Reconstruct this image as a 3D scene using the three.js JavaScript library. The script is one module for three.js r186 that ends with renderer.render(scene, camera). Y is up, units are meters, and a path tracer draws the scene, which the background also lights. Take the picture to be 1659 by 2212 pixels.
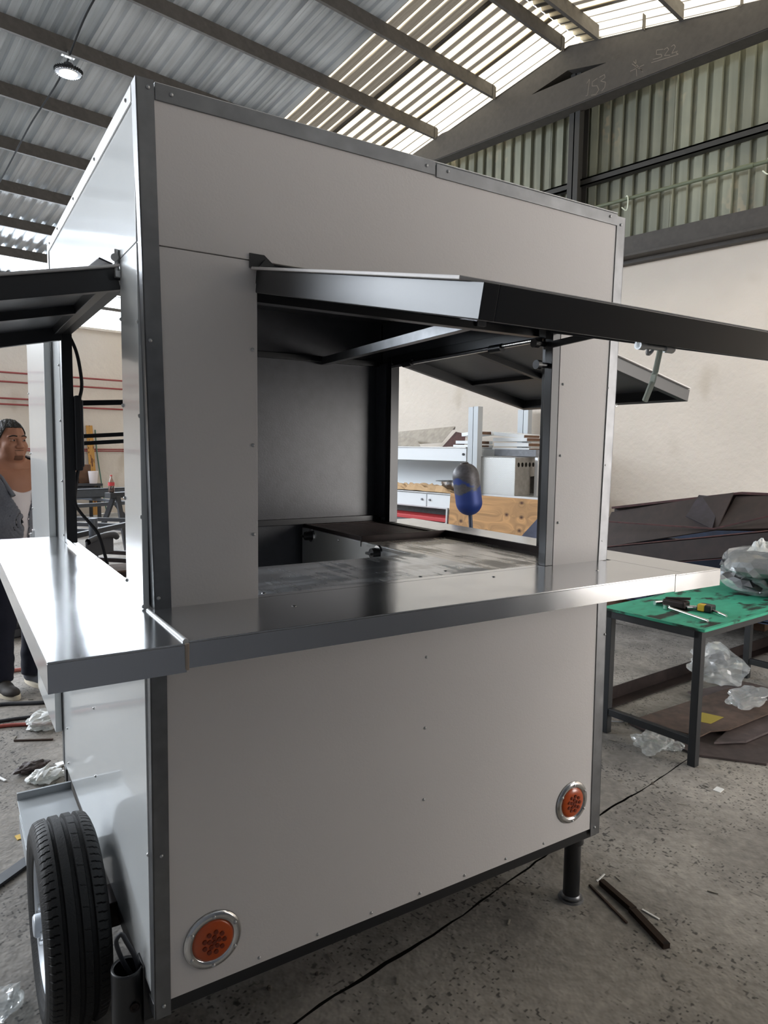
import * as THREE from 'three';
import { RoundedBoxGeometry } from 'three/addons/geometries/RoundedBoxGeometry.js';
import { mergeGeometries } from 'three/addons/utils/BufferGeometryUtils.js';
import { MarchingCubes } from 'three/addons/objects/MarchingCubes.js';
import { RectAreaLightUniformsLib } from 'three/addons/lights/RectAreaLightUniformsLib.js';

// ---------------------------------------------------------------- camera, sky, large lights, exposure
// World axes follow the hall: X runs along the purlins to the gable wall, -Z across to the eaves wall. Metres.
const R = THREE.MathUtils.degToRad;
const scene = new THREE.Scene();
const camera = new THREE.PerspectiveCamera(72.64, 1659 / 2212, 0.05, 200);
camera.position.set(0, 1.6, 0);
camera.rotation.set(R(-5.333), R(-43.025), R(0.741), 'YXZ');
const renderer = new THREE.WebGLRenderer({ antialias: true });
renderer.toneMapping = THREE.LinearToneMapping;
renderer.toneMappingExposure = 1.72;
renderer.shadowMap.enabled = true;
renderer.shadowMap.type = THREE.PCFSoftShadowMap;
RectAreaLightUniformsLib.init();
scene.background = new THREE.Color(0.97, 0.98, 1.0);       // even overcast sky
scene.backgroundIntensity = 4.0;

const XG = 8.8, X0 = -14, ZL = -16, ZR = 4.9, ZA = -5.5, YA = 7.07, SL = 0.2;   // gable plane, front end, eaves walls, ridge
const roofY = (z) => YA - SL * Math.abs(z - ZA);
function areaLight(name, w, h, color, intensity, pos, look) {
  const l = new THREE.RectAreaLight(color, intensity, w, h);
  l.name = name; l.position.set(...pos); l.lookAt(...look); scene.add(l); return l;
}
// daylight through the long band of windows above the eaves wall
for (let k = 0; k < 3; k++) {
  const x = X0 + 3.8 + k * 7.6;
  areaLight('eaves_window_light', 7.5, 0.72, 0xeaf4ff, 35.0, [x, 4.53, ZL + 0.06], [x, 4.3, 0]);
}
// daylight through the rooflights (built with the roof) further down the hall
for (const [x, s, power] of [[-2.45, -1, 16], [-6.05, -1, 14], [-9.65, -1, 8]]) {
  const z = ZA + s * 5.1;
  areaLight('rooflight_light', 0.85, 8.6, 0xf0f6ff, power, [x, roofY(z) - 0.06, z], [x, roofY(z) - 1.06, z - s * SL]);
}
// daylight through the open doorway in the wall to the right, out of the picture
areaLight('doorway_light', 4.0, 3.7, 0xfff2e4, 2.6, [5.5, 1.9, ZR - 0.02], [5.5, 1.9, 0]);
// daylight through the rooflight bays beside the gable
areaLight('rooflight_light', 1.6, 6.0, 0xfffaf4, 2.0, [7.3, roofY(ZA + 6.4) - 0.06, ZA + 6.4], [7.3, roofY(ZA + 6.4) - 1.06, ZA + 6.4 - SL]);

// ---------------------------------------------------------------- helpers
let seedNow = 7;
function rnd() { seedNow = (seedNow + 0x6d2b79f5) | 0; let t = Math.imul(seedNow ^ (seedNow >>> 15), 1 | seedNow); t = (t + Math.imul(t ^ (t >>> 7), 61 | t)) ^ t; return ((t ^ (t >>> 14)) >>> 0) / 4294967296; }
const rr = (a, b) => a + (b - a) * rnd();
const clamp = (v, a = 0, b = 1) => Math.min(b, Math.max(a, v));
const smooth = (a, b, v) => { const t = clamp((v - a) / (b - a)); return t * t * (3 - 2 * t); };
function hash2(x, y, s) { let h = Math.imul(x | 0, 374761393) ^ Math.imul(y | 0, 668265263) ^ Math.imul(s | 0, 1274126177); h = Math.imul(h ^ (h >>> 13), 1274126177); return ((h ^ (h >>> 16)) >>> 0) / 4294967296; }
function vnoise(x, y, s, px = 0, py = 0) {      // value noise; px, py: period
  const xi = Math.floor(x), yi = Math.floor(y), fx = x - xi, fy = y - yi, u = fx * fx * (3 - 2 * fx), v = fy * fy * (3 - 2 * fy);
  const w = (a, p) => (p ? ((a % p) + p) % p : a);
  const a = hash2(w(xi, px), w(yi, py), s), b = hash2(w(xi + 1, px), w(yi, py), s), c = hash2(w(xi, px), w(yi + 1, py), s), d = hash2(w(xi + 1, px), w(yi + 1, py), s);
  return a + (b - a) * u + (c - a) * v + (a - b - c + d) * u * v;
}
function fbm(x, y, s, oct = 4, px = 0, py = 0) {
  let a = 0.5, t = 0, n = 0;
  for (let o = 0; o < oct; o++) { t += a * vnoise(x, y, s + o * 17, px, py); n += a; a *= 0.55; x *= 2; y *= 2; px *= 2; py *= 2; }
  return t / n;
}
// A repeating texture from fn(u, v) -> [r,g,b] or one value, 0..1 (sRGB when colour)
function tex(w, h, fn, { color = true, size = [1, 1] } = {}) {
  const d = new Uint8Array(w * h * 4);
  for (let y = 0; y < h; y++) for (let x = 0; x < w; x++) {
    const c = fn((x + 0.5) / w, (y + 0.5) / h), i = (y * w + x) * 4;
    if (typeof c === 'number') d[i] = d[i + 1] = d[i + 2] = clamp(c) * 255; else { d[i] = clamp(c[0]) * 255; d[i + 1] = clamp(c[1]) * 255; d[i + 2] = clamp(c[2]) * 255; }
    d[i + 3] = 255;
  }
  const t = new THREE.DataTexture(d, w, h, THREE.RGBAFormat);
  t.wrapS = t.wrapT = THREE.RepeatWrapping; t.magFilter = THREE.LinearFilter; t.minFilter = THREE.LinearMipmapLinearFilter; t.generateMipmaps = true;
  if (color) t.colorSpace = THREE.SRGBColorSpace;
  t.repeat.set(1 / size[0], 1 / size[1]); t.needsUpdate = true;
  return t;
}
const mat = (o) => new THREE.MeshPhysicalMaterial(o);
// uv in metres, by the axis a face points along
function metreUV(g) {
  if (g.index) g = g.toNonIndexed();
  const p = g.attributes.position, uv = new Float32Array(p.count * 2), a = new THREE.Vector3(), b = new THREE.Vector3(), c = new THREE.Vector3();
  for (let i = 0; i < p.count; i += 3) {
    a.fromBufferAttribute(p, i); b.fromBufferAttribute(p, i + 1); c.fromBufferAttribute(p, i + 2);
    const n = b.clone().sub(a).cross(c.clone().sub(a)), ax = Math.abs(n.x), ay = Math.abs(n.y), az = Math.abs(n.z);
    for (let k = 0; k < 3; k++) {
      const v = [a, b, c][k];
      const q = ay >= ax && ay >= az ? [v.x, v.z] : ax >= az ? [v.z, v.y] : [v.x, v.y];
      uv[(i + k) * 2] = q[0]; uv[(i + k) * 2 + 1] = q[1];
    }
  }
  g.setAttribute('uv', new THREE.BufferAttribute(uv, 2));
  return g;
}
const strip = (g) => { g = g.index ? g.toNonIndexed() : g; for (const k of Object.keys(g.attributes)) if (!['position', 'normal', 'uv'].includes(k)) g.deleteAttribute(k); return g; };
const join = (list) => mergeGeometries(list.map(strip));
// box by its two corners, edges rounded by r
function bx(x0, y0, z0, x1, y1, z1, r = 0.0015) {
  const w = Math.abs(x1 - x0), h = Math.abs(y1 - y0), d = Math.abs(z1 - z0), rad = Math.min(r, Math.min(w, h, d) * 0.45);
  const g = rad > 1e-5 ? new RoundedBoxGeometry(w, h, d, 1, rad) : new THREE.BoxGeometry(w, h, d);
  g.translate((x0 + x1) / 2, (y0 + y1) / 2, (z0 + z1) / 2);
  return metreUV(g);
}
const V = (x, y, z) => new THREE.Vector3(x, y, z);
// straight bar of a rectangular section from a to b (w across, h along "up")
function bar(a, b, w, h = w, up = [0, 1, 0], r = 0.001) {
  const A = V(...a), B = V(...b), d = B.clone().sub(A), L = d.length(); d.normalize();
  let u = V(...up); if (Math.abs(u.dot(d)) > 0.98) u = V(1, 0, 0);
  const s = u.clone().cross(d).normalize(); u = d.clone().cross(s);
  const g = metreUV(r ? new RoundedBoxGeometry(w, h, L, 1, Math.min(r, w * 0.4, h * 0.4)) : new THREE.BoxGeometry(w, h, L));
  g.applyMatrix4(new THREE.Matrix4().makeBasis(s, u, d).setPosition(A.add(B).multiplyScalar(0.5)));
  return g;
}
function rod(a, b, r0, r1 = r0, seg = 14) {
  const A = V(...a), B = V(...b), d = B.clone().sub(A), g = new THREE.CylinderGeometry(r1, r0, d.length(), seg);
  g.applyQuaternion(new THREE.Quaternion().setFromUnitVectors(V(0, 1, 0), d.clone().normalize())); g.translate(...A.add(B).multiplyScalar(0.5).toArray());
  return strip(g);
}
const tube = (pts, r, n = 24, seg = 8) => strip(new THREE.TubeGeometry(new THREE.CatmullRomCurve3(pts.map((p) => V(...p))), n, r, seg));
// flat plate with thickness from 3D corner points (planar, counter-clockwise seen from the front)
function plate(pts, t) {
  const P = pts.map((p) => V(...p)), o = P[0], e1 = P[1].clone().sub(o).normalize(), n = e1.clone().cross(P[P.length - 1].clone().sub(o)).normalize(), e2 = n.clone().cross(e1);
  const sh = new THREE.Shape(P.map((p) => { const q = p.clone().sub(o); return new THREE.Vector2(q.dot(e1), q.dot(e2)); }));
  const g = new THREE.ExtrudeGeometry(sh, { depth: t, bevelEnabled: false });
  g.translate(0, 0, -t);
  g.applyMatrix4(new THREE.Matrix4().makeBasis(e1, e2, n).setPosition(o));
  return metreUV(g);
}
const lathe = (pts, seg = 32) => strip(new THREE.LatheGeometry(pts.map((p) => new THREE.Vector2(...p)), seg));
const used = {};
function numbered(n) { const k = (used[n] = (used[n] ?? -1) + 1); return k ? `${n}_${String(k).padStart(3, '0')}` : n; }
const shade = (m) => { m.castShadow = m.receiveShadow = true; return m; };
// one mesh as a part of parent
function part(name, geo, material, parent) { const m = shade(new THREE.Mesh(geo, material)); m.name = name; if (parent) parent.add(m); return m; }
function tag(o, label, category, group) { o.userData = { label, category }; if (group) o.userData.group = group; return o; }
function thing(name, label, category, pos = [0, 0, 0], turn = 0, group) {
  const o = new THREE.Group(); o.name = numbered(name); o.position.set(...pos); o.rotation.y = turn; scene.add(o); return tag(o, label, category, group);
}
function single(name, label, category, geo, material, pos = [0, 0, 0], turn = 0, group) {
  const m = part(numbered(name), geo, material, scene); m.position.set(...pos); m.rotation.y = turn; return tag(m, label, category, group);
}
function struct(name, geo, material) { const m = geo ? part(name, geo, material, scene) : new THREE.Group(); m.name = name; if (!geo) scene.add(m); m.userData = { kind: 'structure' }; return m; }
// surface from a field fn(x,y,z) (negative inside) in a cube round c with half side h
function fieldMesh(fn, c, h, cell) {
  const N = Math.ceil((2 * h) / cell) + 6, half = N / 2, mc = new MarchingCubes(N, new THREE.MeshBasicMaterial(), false, false, 400000);
  mc.isolation = 0;
  for (let k = 0, i = 0; k < N; k++) for (let j = 0; j < N; j++) for (let q = 0; q < N; q++, i++) mc.field[i] = -fn(c[0] + (q - half) * cell, c[1] + (j - half) * cell, c[2] + (k - half) * cell);
  mc.update();
  const n = mc.count, p = new Float32Array(n * 3), nn = new Float32Array(n * 3);
  for (let i = 0; i < n * 3; i++) { p[i] = mc.positionArray[i] * half * cell + c[i % 3]; }
  for (let i = 0; i < n; i++) { const v = V(mc.normalArray[i * 3], mc.normalArray[i * 3 + 1], mc.normalArray[i * 3 + 2]).normalize(); v.toArray(nn, i * 3); }
  const g = new THREE.BufferGeometry(), uv = new Float32Array(n * 2);
  for (let i = 0; i < n; i++) { uv[i * 2] = p[i * 3] + p[i * 3 + 2] * 0.5; uv[i * 2 + 1] = p[i * 3 + 1]; }
  g.setAttribute('position', new THREE.BufferAttribute(p, 3)); g.setAttribute('normal', new THREE.BufferAttribute(nn, 3)); g.setAttribute('uv', new THREE.BufferAttribute(uv, 2));
  return g;
}
const smin = (a, b, k) => { const h = clamp(0.5 + (0.5 * (b - a)) / k); return b + (a - b) * h - k * h * (1 - h); };
const smax = (a, b, k) => -smin(-a, -b, k);
function capsule(x, y, z, a, b, ra, rb) {
  const bx_ = b[0] - a[0], by = b[1] - a[1], bz = b[2] - a[2], t = clamp(((x - a[0]) * bx_ + (y - a[1]) * by + (z - a[2]) * bz) / (bx_ * bx_ + by * by + bz * bz));
  return Math.hypot(x - a[0] - bx_ * t, y - a[1] - by * t, z - a[2] - bz * t) - (ra + (rb - ra) * t);
}
const ellip = (x, y, z, c, r) => { const k0 = Math.hypot((x - c[0]) / r[0], (y - c[1]) / r[1], (z - c[2]) / r[2]), k1 = Math.hypot((x - c[0]) / (r[0] * r[0]), (y - c[1]) / (r[1] * r[1]), (z - c[2]) / (r[2] * r[2])); return k1 < 1e-6 ? -Math.min(...r) : (k0 * (k0 - 1)) / k1; };

// ---------------------------------------------------------------- materials
const T = {};
T.grain = tex(256, 256, (u, v) => 0.8 + 0.2 * fbm(u * 16, v * 16, 3, 4, 16, 16), { size: [0.8, 0.8] });
T.wavy = tex(256, 256, (u, v) => fbm(u * 3, v * 3, 11, 2, 3, 3), { color: false, size: [1.4, 1.4] });
T.peel = tex(512, 512, (u, v) => 0.5 * fbm(u * 128, v * 128, 5, 2, 128, 128) + 0.5 * fbm(u * 6, v * 6, 12, 2, 6, 6), { color: false, size: [0.5, 0.5] });
T.fine = tex(256, 256, (u, v) => 0.13 + 0.09 * fbm(u * 5, v * 5, 25, 3, 5, 5), { color: false, size: [0.7, 0.7] });
T.smudge = tex(512, 512, (u, v) => { const n = fbm(u * 5 + 2 * fbm(u * 3, v * 3, 41, 2, 3, 3), v * 5, 21, 4, 0, 0), s = fbm(u * 60, v * 4, 23, 2, 60, 4); return 0.15 + 0.2 * smooth(0.38, 0.72, n + 0.35 * (s - 0.5)) + 0.06 * s; }, { color: false, size: [0.7, 0.7] });
T.hand = tex(512, 512, (u, v) => { const n = fbm(u * 6 + 2 * fbm(u * 4, v * 4, 45, 2, 4, 4), v * 12, 43, 4, 0, 0), l = 0.8 + 0.2 * smooth(0.42, 0.62, n); return [l, l, l]; }, { size: [0.9, 0.5] });
T.brush = tex(512, 256, (u, v) => fbm(u * 4, v * 128, 9, 2, 4, 128), { color: false, size: [0.6, 0.3] });
T.concrete = tex(1024, 1024, (u, v) => {
  const a = fbm(u * 6, v * 6, 31, 5, 6, 6), b = fbm(u * 90, v * 90, 33, 3, 90, 90), sp = vnoise(u * 240, v * 240, 35, 240, 240), pit = smooth(0.74, 0.9, sp) * smooth(0.35, 0.6, fbm(u * 14, v * 14, 37, 2, 14, 14));
  const l = 0.60 + 0.20 * (a - 0.5) + 0.16 * (b - 0.5) - 0.28 * pit;
  return [l * 1.015, l * 0.985, l * 0.945];
}, { size: [2.2, 2.2] });
T.concreteH = tex(1024, 1024, (u, v) => 0.35 * fbm(u * 10, v * 10, 51, 3, 10, 10) + 0.45 * fbm(u * 60, v * 60, 53, 3, 60, 60) + 0.2 * vnoise(u * 200, v * 200, 55, 200, 200), { color: false, size: [1.7, 1.7] });
T.plaster = tex(512, 512, (u, v) => {
  const a = fbm(u * 4, v * 4, 61, 4, 4, 4), st = smooth(0.62, 0.8, fbm(u * 9, v * 5, 63, 3, 9, 5)), l = 0.93 + 0.09 * (a - 0.5) - 0.07 * st;
  return [l, l * (0.985 - 0.01 * st), l * (0.965 - 0.03 * st)];
}, { size: [4, 4] });
T.plasterH = tex(512, 512, (u, v) => fbm(u * 24, v * 24, 65, 4, 24, 24), { color: false, size: [1.6, 1.6] });
T.zinc = tex(512, 512, (u, v) => {                    // u across the sheet, v along its ribs
  const s = fbm(u * 40, v * 2, 71, 3, 40, 2), a = fbm(u * 6, v * 6, 73, 3, 6, 6), l = 0.86 + 0.14 * (s - 0.5) + 0.16 * (a - 0.5);
  return [l * 0.98, l, l * 1.02];
}, { size: [1.8, 3.2] });
T.oldzinc = tex(512, 512, (u, v) => {
  const s = fbm(u * 30, v * 2, 81, 3, 30, 2), a = fbm(u * 5, v * 4, 83, 4, 5, 4), rust = smooth(0.6, 0.75, fbm(u * 8, v * 3, 85, 4, 8, 3)) * smooth(0.4, 0.6, fbm(u * 40, v * 40, 87, 2, 40, 40));
  const l = 0.83 + 0.18 * (s - 0.5) + 0.22 * (a - 0.5) + 0.1 * rust;
  return [l * (1 + 0.08 * rust), l * 1.0, l * (0.94 - 0.04 * rust)];
}, { size: [2.7, 3.0] });
// roof fibreglass: dark stripe per rib, widened sheet by sheet to paint in fading daylight
const ribFade = (pan) => tex(320, 128, (u, v) => { const x = (u * 5) % 1, n = 0.10 * (fbm(u * 40, v * 4, 91, 3, 40, 4) - 0.5), d = smooth(pan - 0.05, pan + 0.05, Math.abs(x - 0.77 - (x < 0.27 ? -1 : 0)) + n), f = 0.06 * fbm(u * 60, v * 6, 93, 2, 60, 6); return [0.97 - 0.66 * d + f, 0.94 - 0.64 * d + f, 0.87 - 0.58 * d + f]; }, { size: [0.9, 3] });
T.ribFadeA = ribFade(0.29); T.ribFadeB = ribFade(0.13); T.ribFadeC = ribFade(0.43);
T.rust = tex(256, 256, (u, v) => { const a = fbm(u * 6, v * 6, 101, 4, 6, 6), b = fbm(u * 30, v * 30, 103, 2, 30, 30), l = 0.78 + 0.5 * (a - 0.5) + 0.2 * (b - 0.5); return [l * 1.05, l * 0.9, l * 0.85]; }, { size: [0.9, 0.9] });
T.green = tex(512, 512, (u, v) => {
  const d = smooth(0.56, 0.72, fbm(u * 8 + 1.5 * fbm(u * 4, v * 4, 113, 2), v * 8, 111, 5)) * 0.9, l = 0.95 + 0.12 * (fbm(u * 20, v * 20, 117, 2, 20, 20) - 0.5);
  return [0.26 * l * (1 - d) + 0.13 * d, 0.66 * l * (1 - d) + 0.13 * d, 0.54 * l * (1 - d) + 0.11 * d];
}, { size: [1.3, 0.7] });
T.ply = tex(1024, 512, (u, v) => {
  const kn = [[0.36, 0.5], [0.53, 0.76], [0.655, 0.74], [0.65, 0.94], [0.645, 0.56], [0.12, 0.6], [0.85, 0.3]];
  let warp = 0, k = 0, ring = 0;
  for (const [a, b] of kn) { const dx = (u - a) * 2, dy = v - b, r = Math.hypot(dx, dy * 1.3), f = Math.exp(-r * r * 90); warp += f * 0.14 * Math.sign(dy || 1); k = Math.max(k, smooth(0.026, 0.012, r)); ring = Math.max(ring, smooth(0.05, 0.028, r)); }
  const g = fbm(u * 3 + 4, (v + warp) * 34 + 2.2 * fbm(u * 3, v * 4, 123, 3), 121, 4), l = 0.72 + 0.34 * (g - 0.5) - 0.18 * ring;
  return [l * 0.93 * (1 - 0.45 * k), l * 0.71 * (1 - 0.6 * k), l * 0.47 * (1 - 0.65 * k)];
}, { size: [1.9, 0.95] });
T.wood = tex(256, 256, (u, v) => { const g = fbm(u * 24, v * 2, 131, 4, 24, 2), l = 0.7 + 0.4 * (g - 0.5), s = smooth(0.68, 0.74, fbm(u * 8, v * 8, 133, 2, 8, 8)); return [l * (1 - 0.5 * s), l * 0.74 * (1 - 0.6 * s), l * 0.38 * (1 - 0.5 * s)]; }, { size: [0.2, 0.9] });
T.tread = tex(256, 256, (u, v) => fbm(u * 60, v * 60, 141, 2, 60, 60), { color: false, size: [0.2, 0.2] });
T.chequer = tex(256, 256, (u, v) => { const q = (a, b, s) => { const x = ((u * 8 + a) % 1) - 0.5, y = ((v * 8 + b) % 1) - 0.5, c = x * 0.707 + s * y * 0.707, d = -s * x * 0.707 + y * 0.707; return smooth(0.16, 0.08, Math.abs(d)) * smooth(0.4, 0.3, Math.abs(c)); }; return Math.max(q(0, 0, 1), q(0.5, 0.5, -1)); }, { color: false, size: [0.24, 0.24] });
T.cloth = tex(256, 256, (u, v) => 0.78 + 0.22 * (fbm(u * 90, v * 90, 151, 2, 90, 90) * 0.6 + 0.4 * fbm(u * 8, v * 8, 153, 3, 8, 8)), { size: [0.5, 0.5] });
T.scuff = tex(256, 256, (u, v) => {                   // blue paint worn to dark steel towards one end: patches with their own outline
  const w = smooth(0.42, 0.52, fbm(u * 6, v * 6, 161, 4, 6, 6) * 0.75 + (0.62 - v) * 0.95), b = fbm(u * 40, v * 40, 163, 2, 40, 40);
  return [0.09 * w + 0.22 * (1 - w) + 0.08 * b * (1 - w), 0.18 * w + 0.21 * (1 - w) + 0.08 * b * (1 - w), 0.42 * w + 0.22 * (1 - w) + 0.08 * b * (1 - w)];
});

const M = {
  white: mat({ color: 0xd8d3d0, roughness: 0.52, bumpMap: T.peel, bumpScale: 0.0004 }),
  whiteSide: mat({ color: 0xd6d9d9, roughness: 0.25, clearcoat: 0.6, clearcoatRoughness: 0.06, bumpMap: T.wavy, bumpScale: 0.006 }),
  whiteEdge: mat({ color: 0xe4e4e2, roughness: 0.4 }),
  steel: mat({ color: 0xd6d7d8, metalness: 0.92, roughness: 1.0, roughnessMap: T.fine }),
  smudged: mat({ color: 0xc8cbce, metalness: 0.75, roughness: 1.0, roughnessMap: T.smudge, map: T.hand }),
  galv: mat({ color: 0x8f9092, metalness: 0.9, roughness: 0.42, map: T.grain }),
  chrome: mat({ color: 0xd8d8d8, metalness: 1, roughness: 0.16 }),
  black: mat({ color: 0x191a1d, roughness: 0.38, clearcoat: 0.2, clearcoatRoughness: 0.3 }),
  blackPanel: mat({ color: 0x46474d, clearcoat: 0.3, clearcoatRoughness: 0.3, roughness: 0.45, map: T.grain, bumpMap: T.peel, bumpScale: 0.0005 }),
  iron: mat({ color: 0x39383a, metalness: 0.6, roughness: 0.5, map: T.rust }),
  griddle: mat({ color: 0xc4beb6, metalness: 0.85, roughness: 1.0, roughnessMap: T.smudge, map: T.grain }),
  knob: mat({ color: 0x101012, roughness: 0.4 }),
  rubber: mat({ color: 0x131314, roughness: 0.6, bumpMap: T.tread, bumpScale: 0.0006 }),
  rim: mat({ color: 0xc9cfd6, metalness: 0.35, roughness: 0.4 }),
  amber: mat({ color: 0xb84a10, roughness: 0.28, clearcoat: 0.6, clearcoatRoughness: 0.1 }),
  amberDark: mat({ color: 0x70260b, roughness: 0.35 }),
  plastic: mat({ color: 0xd0d8c8, roughness: 0.5 }),
  floor: mat({ color: 0xffffff, map: T.concrete, bumpMap: T.concreteH, bumpScale: 0.0055, roughness: 0.82, vertexColors: true }),
  under: mat({ color: 0x2a2724, roughness: 1 }),
  plaster: mat({ color: 0xdcd5cd, map: T.plaster, bumpMap: T.plasterH, bumpScale: 0.006, roughness: 0.92 }),
  bareBlock: mat({ color: 0x7b7a7c, map: T.plaster, bumpMap: T.plasterH, bumpScale: 0.01, roughness: 0.95 }),
  postgrey: mat({ color: 0xa4a8ab, metalness: 0.3, roughness: 0.5 }),
  partition: mat({ color: 0x55565a, roughness: 0.7, map: T.grain }),
  purlin: mat({ color: 0x5b5753, roughness: 0.8, map: T.grain }),
  frameSteel: mat({ color: 0x433f3b, roughness: 0.66, map: T.grain }),
  girt: mat({ color: 0x2c2b29, roughness: 0.6 }),
  pipe: mat({ color: 0x5d6450, roughness: 0.5 }),
  chalk: mat({ color: 0x6f6962, roughness: 1 }),
  redline: mat({ color: 0x8c3f3d, roughness: 0.6 }),
  dark: mat({ color: 0x24252a, roughness: 0.6 }),
  darkgrey: mat({ color: 0x474b52, roughness: 0.5, map: T.grain }),
  midgrey: mat({ color: 0x7c8087, roughness: 0.5, map: T.grain }),
  lightsteel: mat({ color: 0xbfc0c0, metalness: 0.7, roughness: 0.38 }),
  sheetwhite: mat({ color: 0xdfe3e6, roughness: 0.4 }),
  scrap: mat({ color: 0xb4aea6, metalness: 0.35, roughness: 0.5, map: T.grain, side: THREE.DoubleSide }),
  chequer: mat({ color: 0xb9bab8, metalness: 0.85, roughness: 0.4, bumpMap: T.chequer, bumpScale: 0.004 }),
  brownsteel: mat({ color: 0x9b9791, metalness: 0.5, roughness: 0.45, map: T.grain }),
  ply: mat({ color: 0xffffff, map: T.ply, roughness: 0.75 }),
  wood: mat({ color: 0xffffff, map: T.wood, roughness: 0.8 }),
  woodBrown: mat({ color: 0x6b4e3b, roughness: 0.85, map: T.grain }),
  paper: mat({ color: 0xbc9c76, roughness: 0.9, side: THREE.DoubleSide }),
  rusty: mat({ color: 0x54383a, roughness: 0.7, map: T.rust }),
  rustyDark: mat({ color: 0x332d2d, roughness: 0.62, map: T.rust }),
  blue: mat({ color: 0x1d3860, roughness: 0.5, map: T.rust }),
  slate: mat({ color: 0x353c4e, roughness: 0.5, map: T.rust }),
  blueGrey: mat({ color: 0x4f6488, roughness: 0.55, map: T.rust }),
  green: mat({ color: 0xe6ece8, map: T.green, roughness: 0.72, specularIntensity: 0.6 }),
  tableBlack: mat({ color: 0x16191c, roughness: 0.5, map: T.grain }),
  red: mat({ color: 0xb43438, roughness: 0.5 }),
  yellow: mat({ color: 0xc9a22a, roughness: 0.5 }),
  film: mat({ color: 0xf6f8f8, roughness: 0.1, transmission: 0.84, thickness: 0, side: THREE.DoubleSide, specularIntensity: 1 }),
  bag: mat({ color: 0xe4e6e4, roughness: 0.35, transmission: 0.45, thickness: 0, side: THREE.DoubleSide }),
  skin: mat({ color: 0x9b6a52, roughness: 0.55, bumpMap: T.tread, bumpScale: 0.0003 }),
  hair: mat({ color: 0x15130f, roughness: 0.6, bumpMap: T.tread, bumpScale: 0.003 }),
  shirt: mat({ color: 0x7b7d85, roughness: 0.9, map: T.cloth }),
  tank: mat({ color: 0xd7cfd0, roughness: 0.9 }),
  jeans: mat({ color: 0x14182a, roughness: 0.9, map: T.cloth }),
  cola: mat({ color: 0x2a0f0c, roughness: 0.15 }),
  cardboard: mat({ color: 0x5a544c, roughness: 0.9, map: T.rust }),
  sheetGrey: mat({ color: 0x57585c, roughness: 0.6, map: T.rust }),
};

// ---------------------------------------------------------------- the hall
{ // floor: concrete bays on a dark bed, open joints between them
  const floor = struct('floor', null);
  part('floor_bed', bx(X0 - 0.2, -0.25, ZL - 0.2, XG + 0.2, -0.03, ZR + 0.2, 0), M.under, floor);
  const xs = [X0, -9.2, -3.4, 5.9, XG], zs = [ZL, -12.3, -8.7, -5.1, -1.468, 1.9, ZR];
  const joint = (k, t, s) => 0.0008 + 0.028 * Math.max(0, fbm(t * 4.3, k * 7.1, s, 4) - 0.42);
  for (let i = 0; i < xs.length - 1; i++) for (let j = 0; j < zs.length - 1; j++) {
    const x0 = xs[i], x1 = xs[i + 1], z0 = zs[j], z1 = zs[j + 1], near = x1 > -1 && x0 < 6 && z1 > -7 && z0 < 1;
    const nx = Math.ceil((x1 - x0) / (near ? 0.05 : 0.3)), nz = Math.ceil((z1 - z0) / (near ? 0.07 : 0.3)), g = new THREE.PlaneGeometry(1, 1, nx, nz), p = g.attributes.position, col = new Float32Array(p.count * 3), uv = g.attributes.uv;
    for (let n = 0; n < p.count; n++) {
      const fx = p.getX(n) + 0.5, fz = 0.5 - p.getY(n); let x = x0 + fx * (x1 - x0), z = z0 + fz * (z1 - z0), y = 0;
      const wz = (zz) => 0.07 * (fbm(x * 1.7, zz * 3 + 5, 203, 5) - 0.5), wx = (xx) => 0.02 * (fbm(z * 1.7, xx * 3 + 9, 205, 3) - 0.5);
      if (j && fz < 1e-6) z += wz(z0) + joint(j, x, 207); if (j < zs.length - 2 && fz > 1 - 1e-6) z += wz(z1) - joint(j + 1, x, 209);
      if (i && fx < 1e-6) x += wx(x0) + joint(i, z, 211); if (i < xs.length - 2 && fx > 1 - 1e-6) x += wx(x1) - joint(i + 1, z, 213);
      y += 0.006 * (fbm(x * 0.9, z * 0.9, 215, 2) - 0.5);
      p.setXYZ(n, x, y, z); uv.setXY(n, x, z);
      const st = fbm(x * 1.1 + 3, z * 1.1, 221, 5), st2 = smooth(0.5, 0.66, fbm(x * 2.6, z * 2.6 + 7, 223, 4)), l = 0.78 + 0.5 * (st - 0.5) - 0.2 * st2;
      col.set([l, l * 0.985, l * 0.965], n * 3);
    }
    g.setAttribute('color', new THREE.BufferAttribute(col, 3)); g.computeVertexNormals();
    part('floor_slab', g, M.floor, floor);
  }
}
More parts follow.
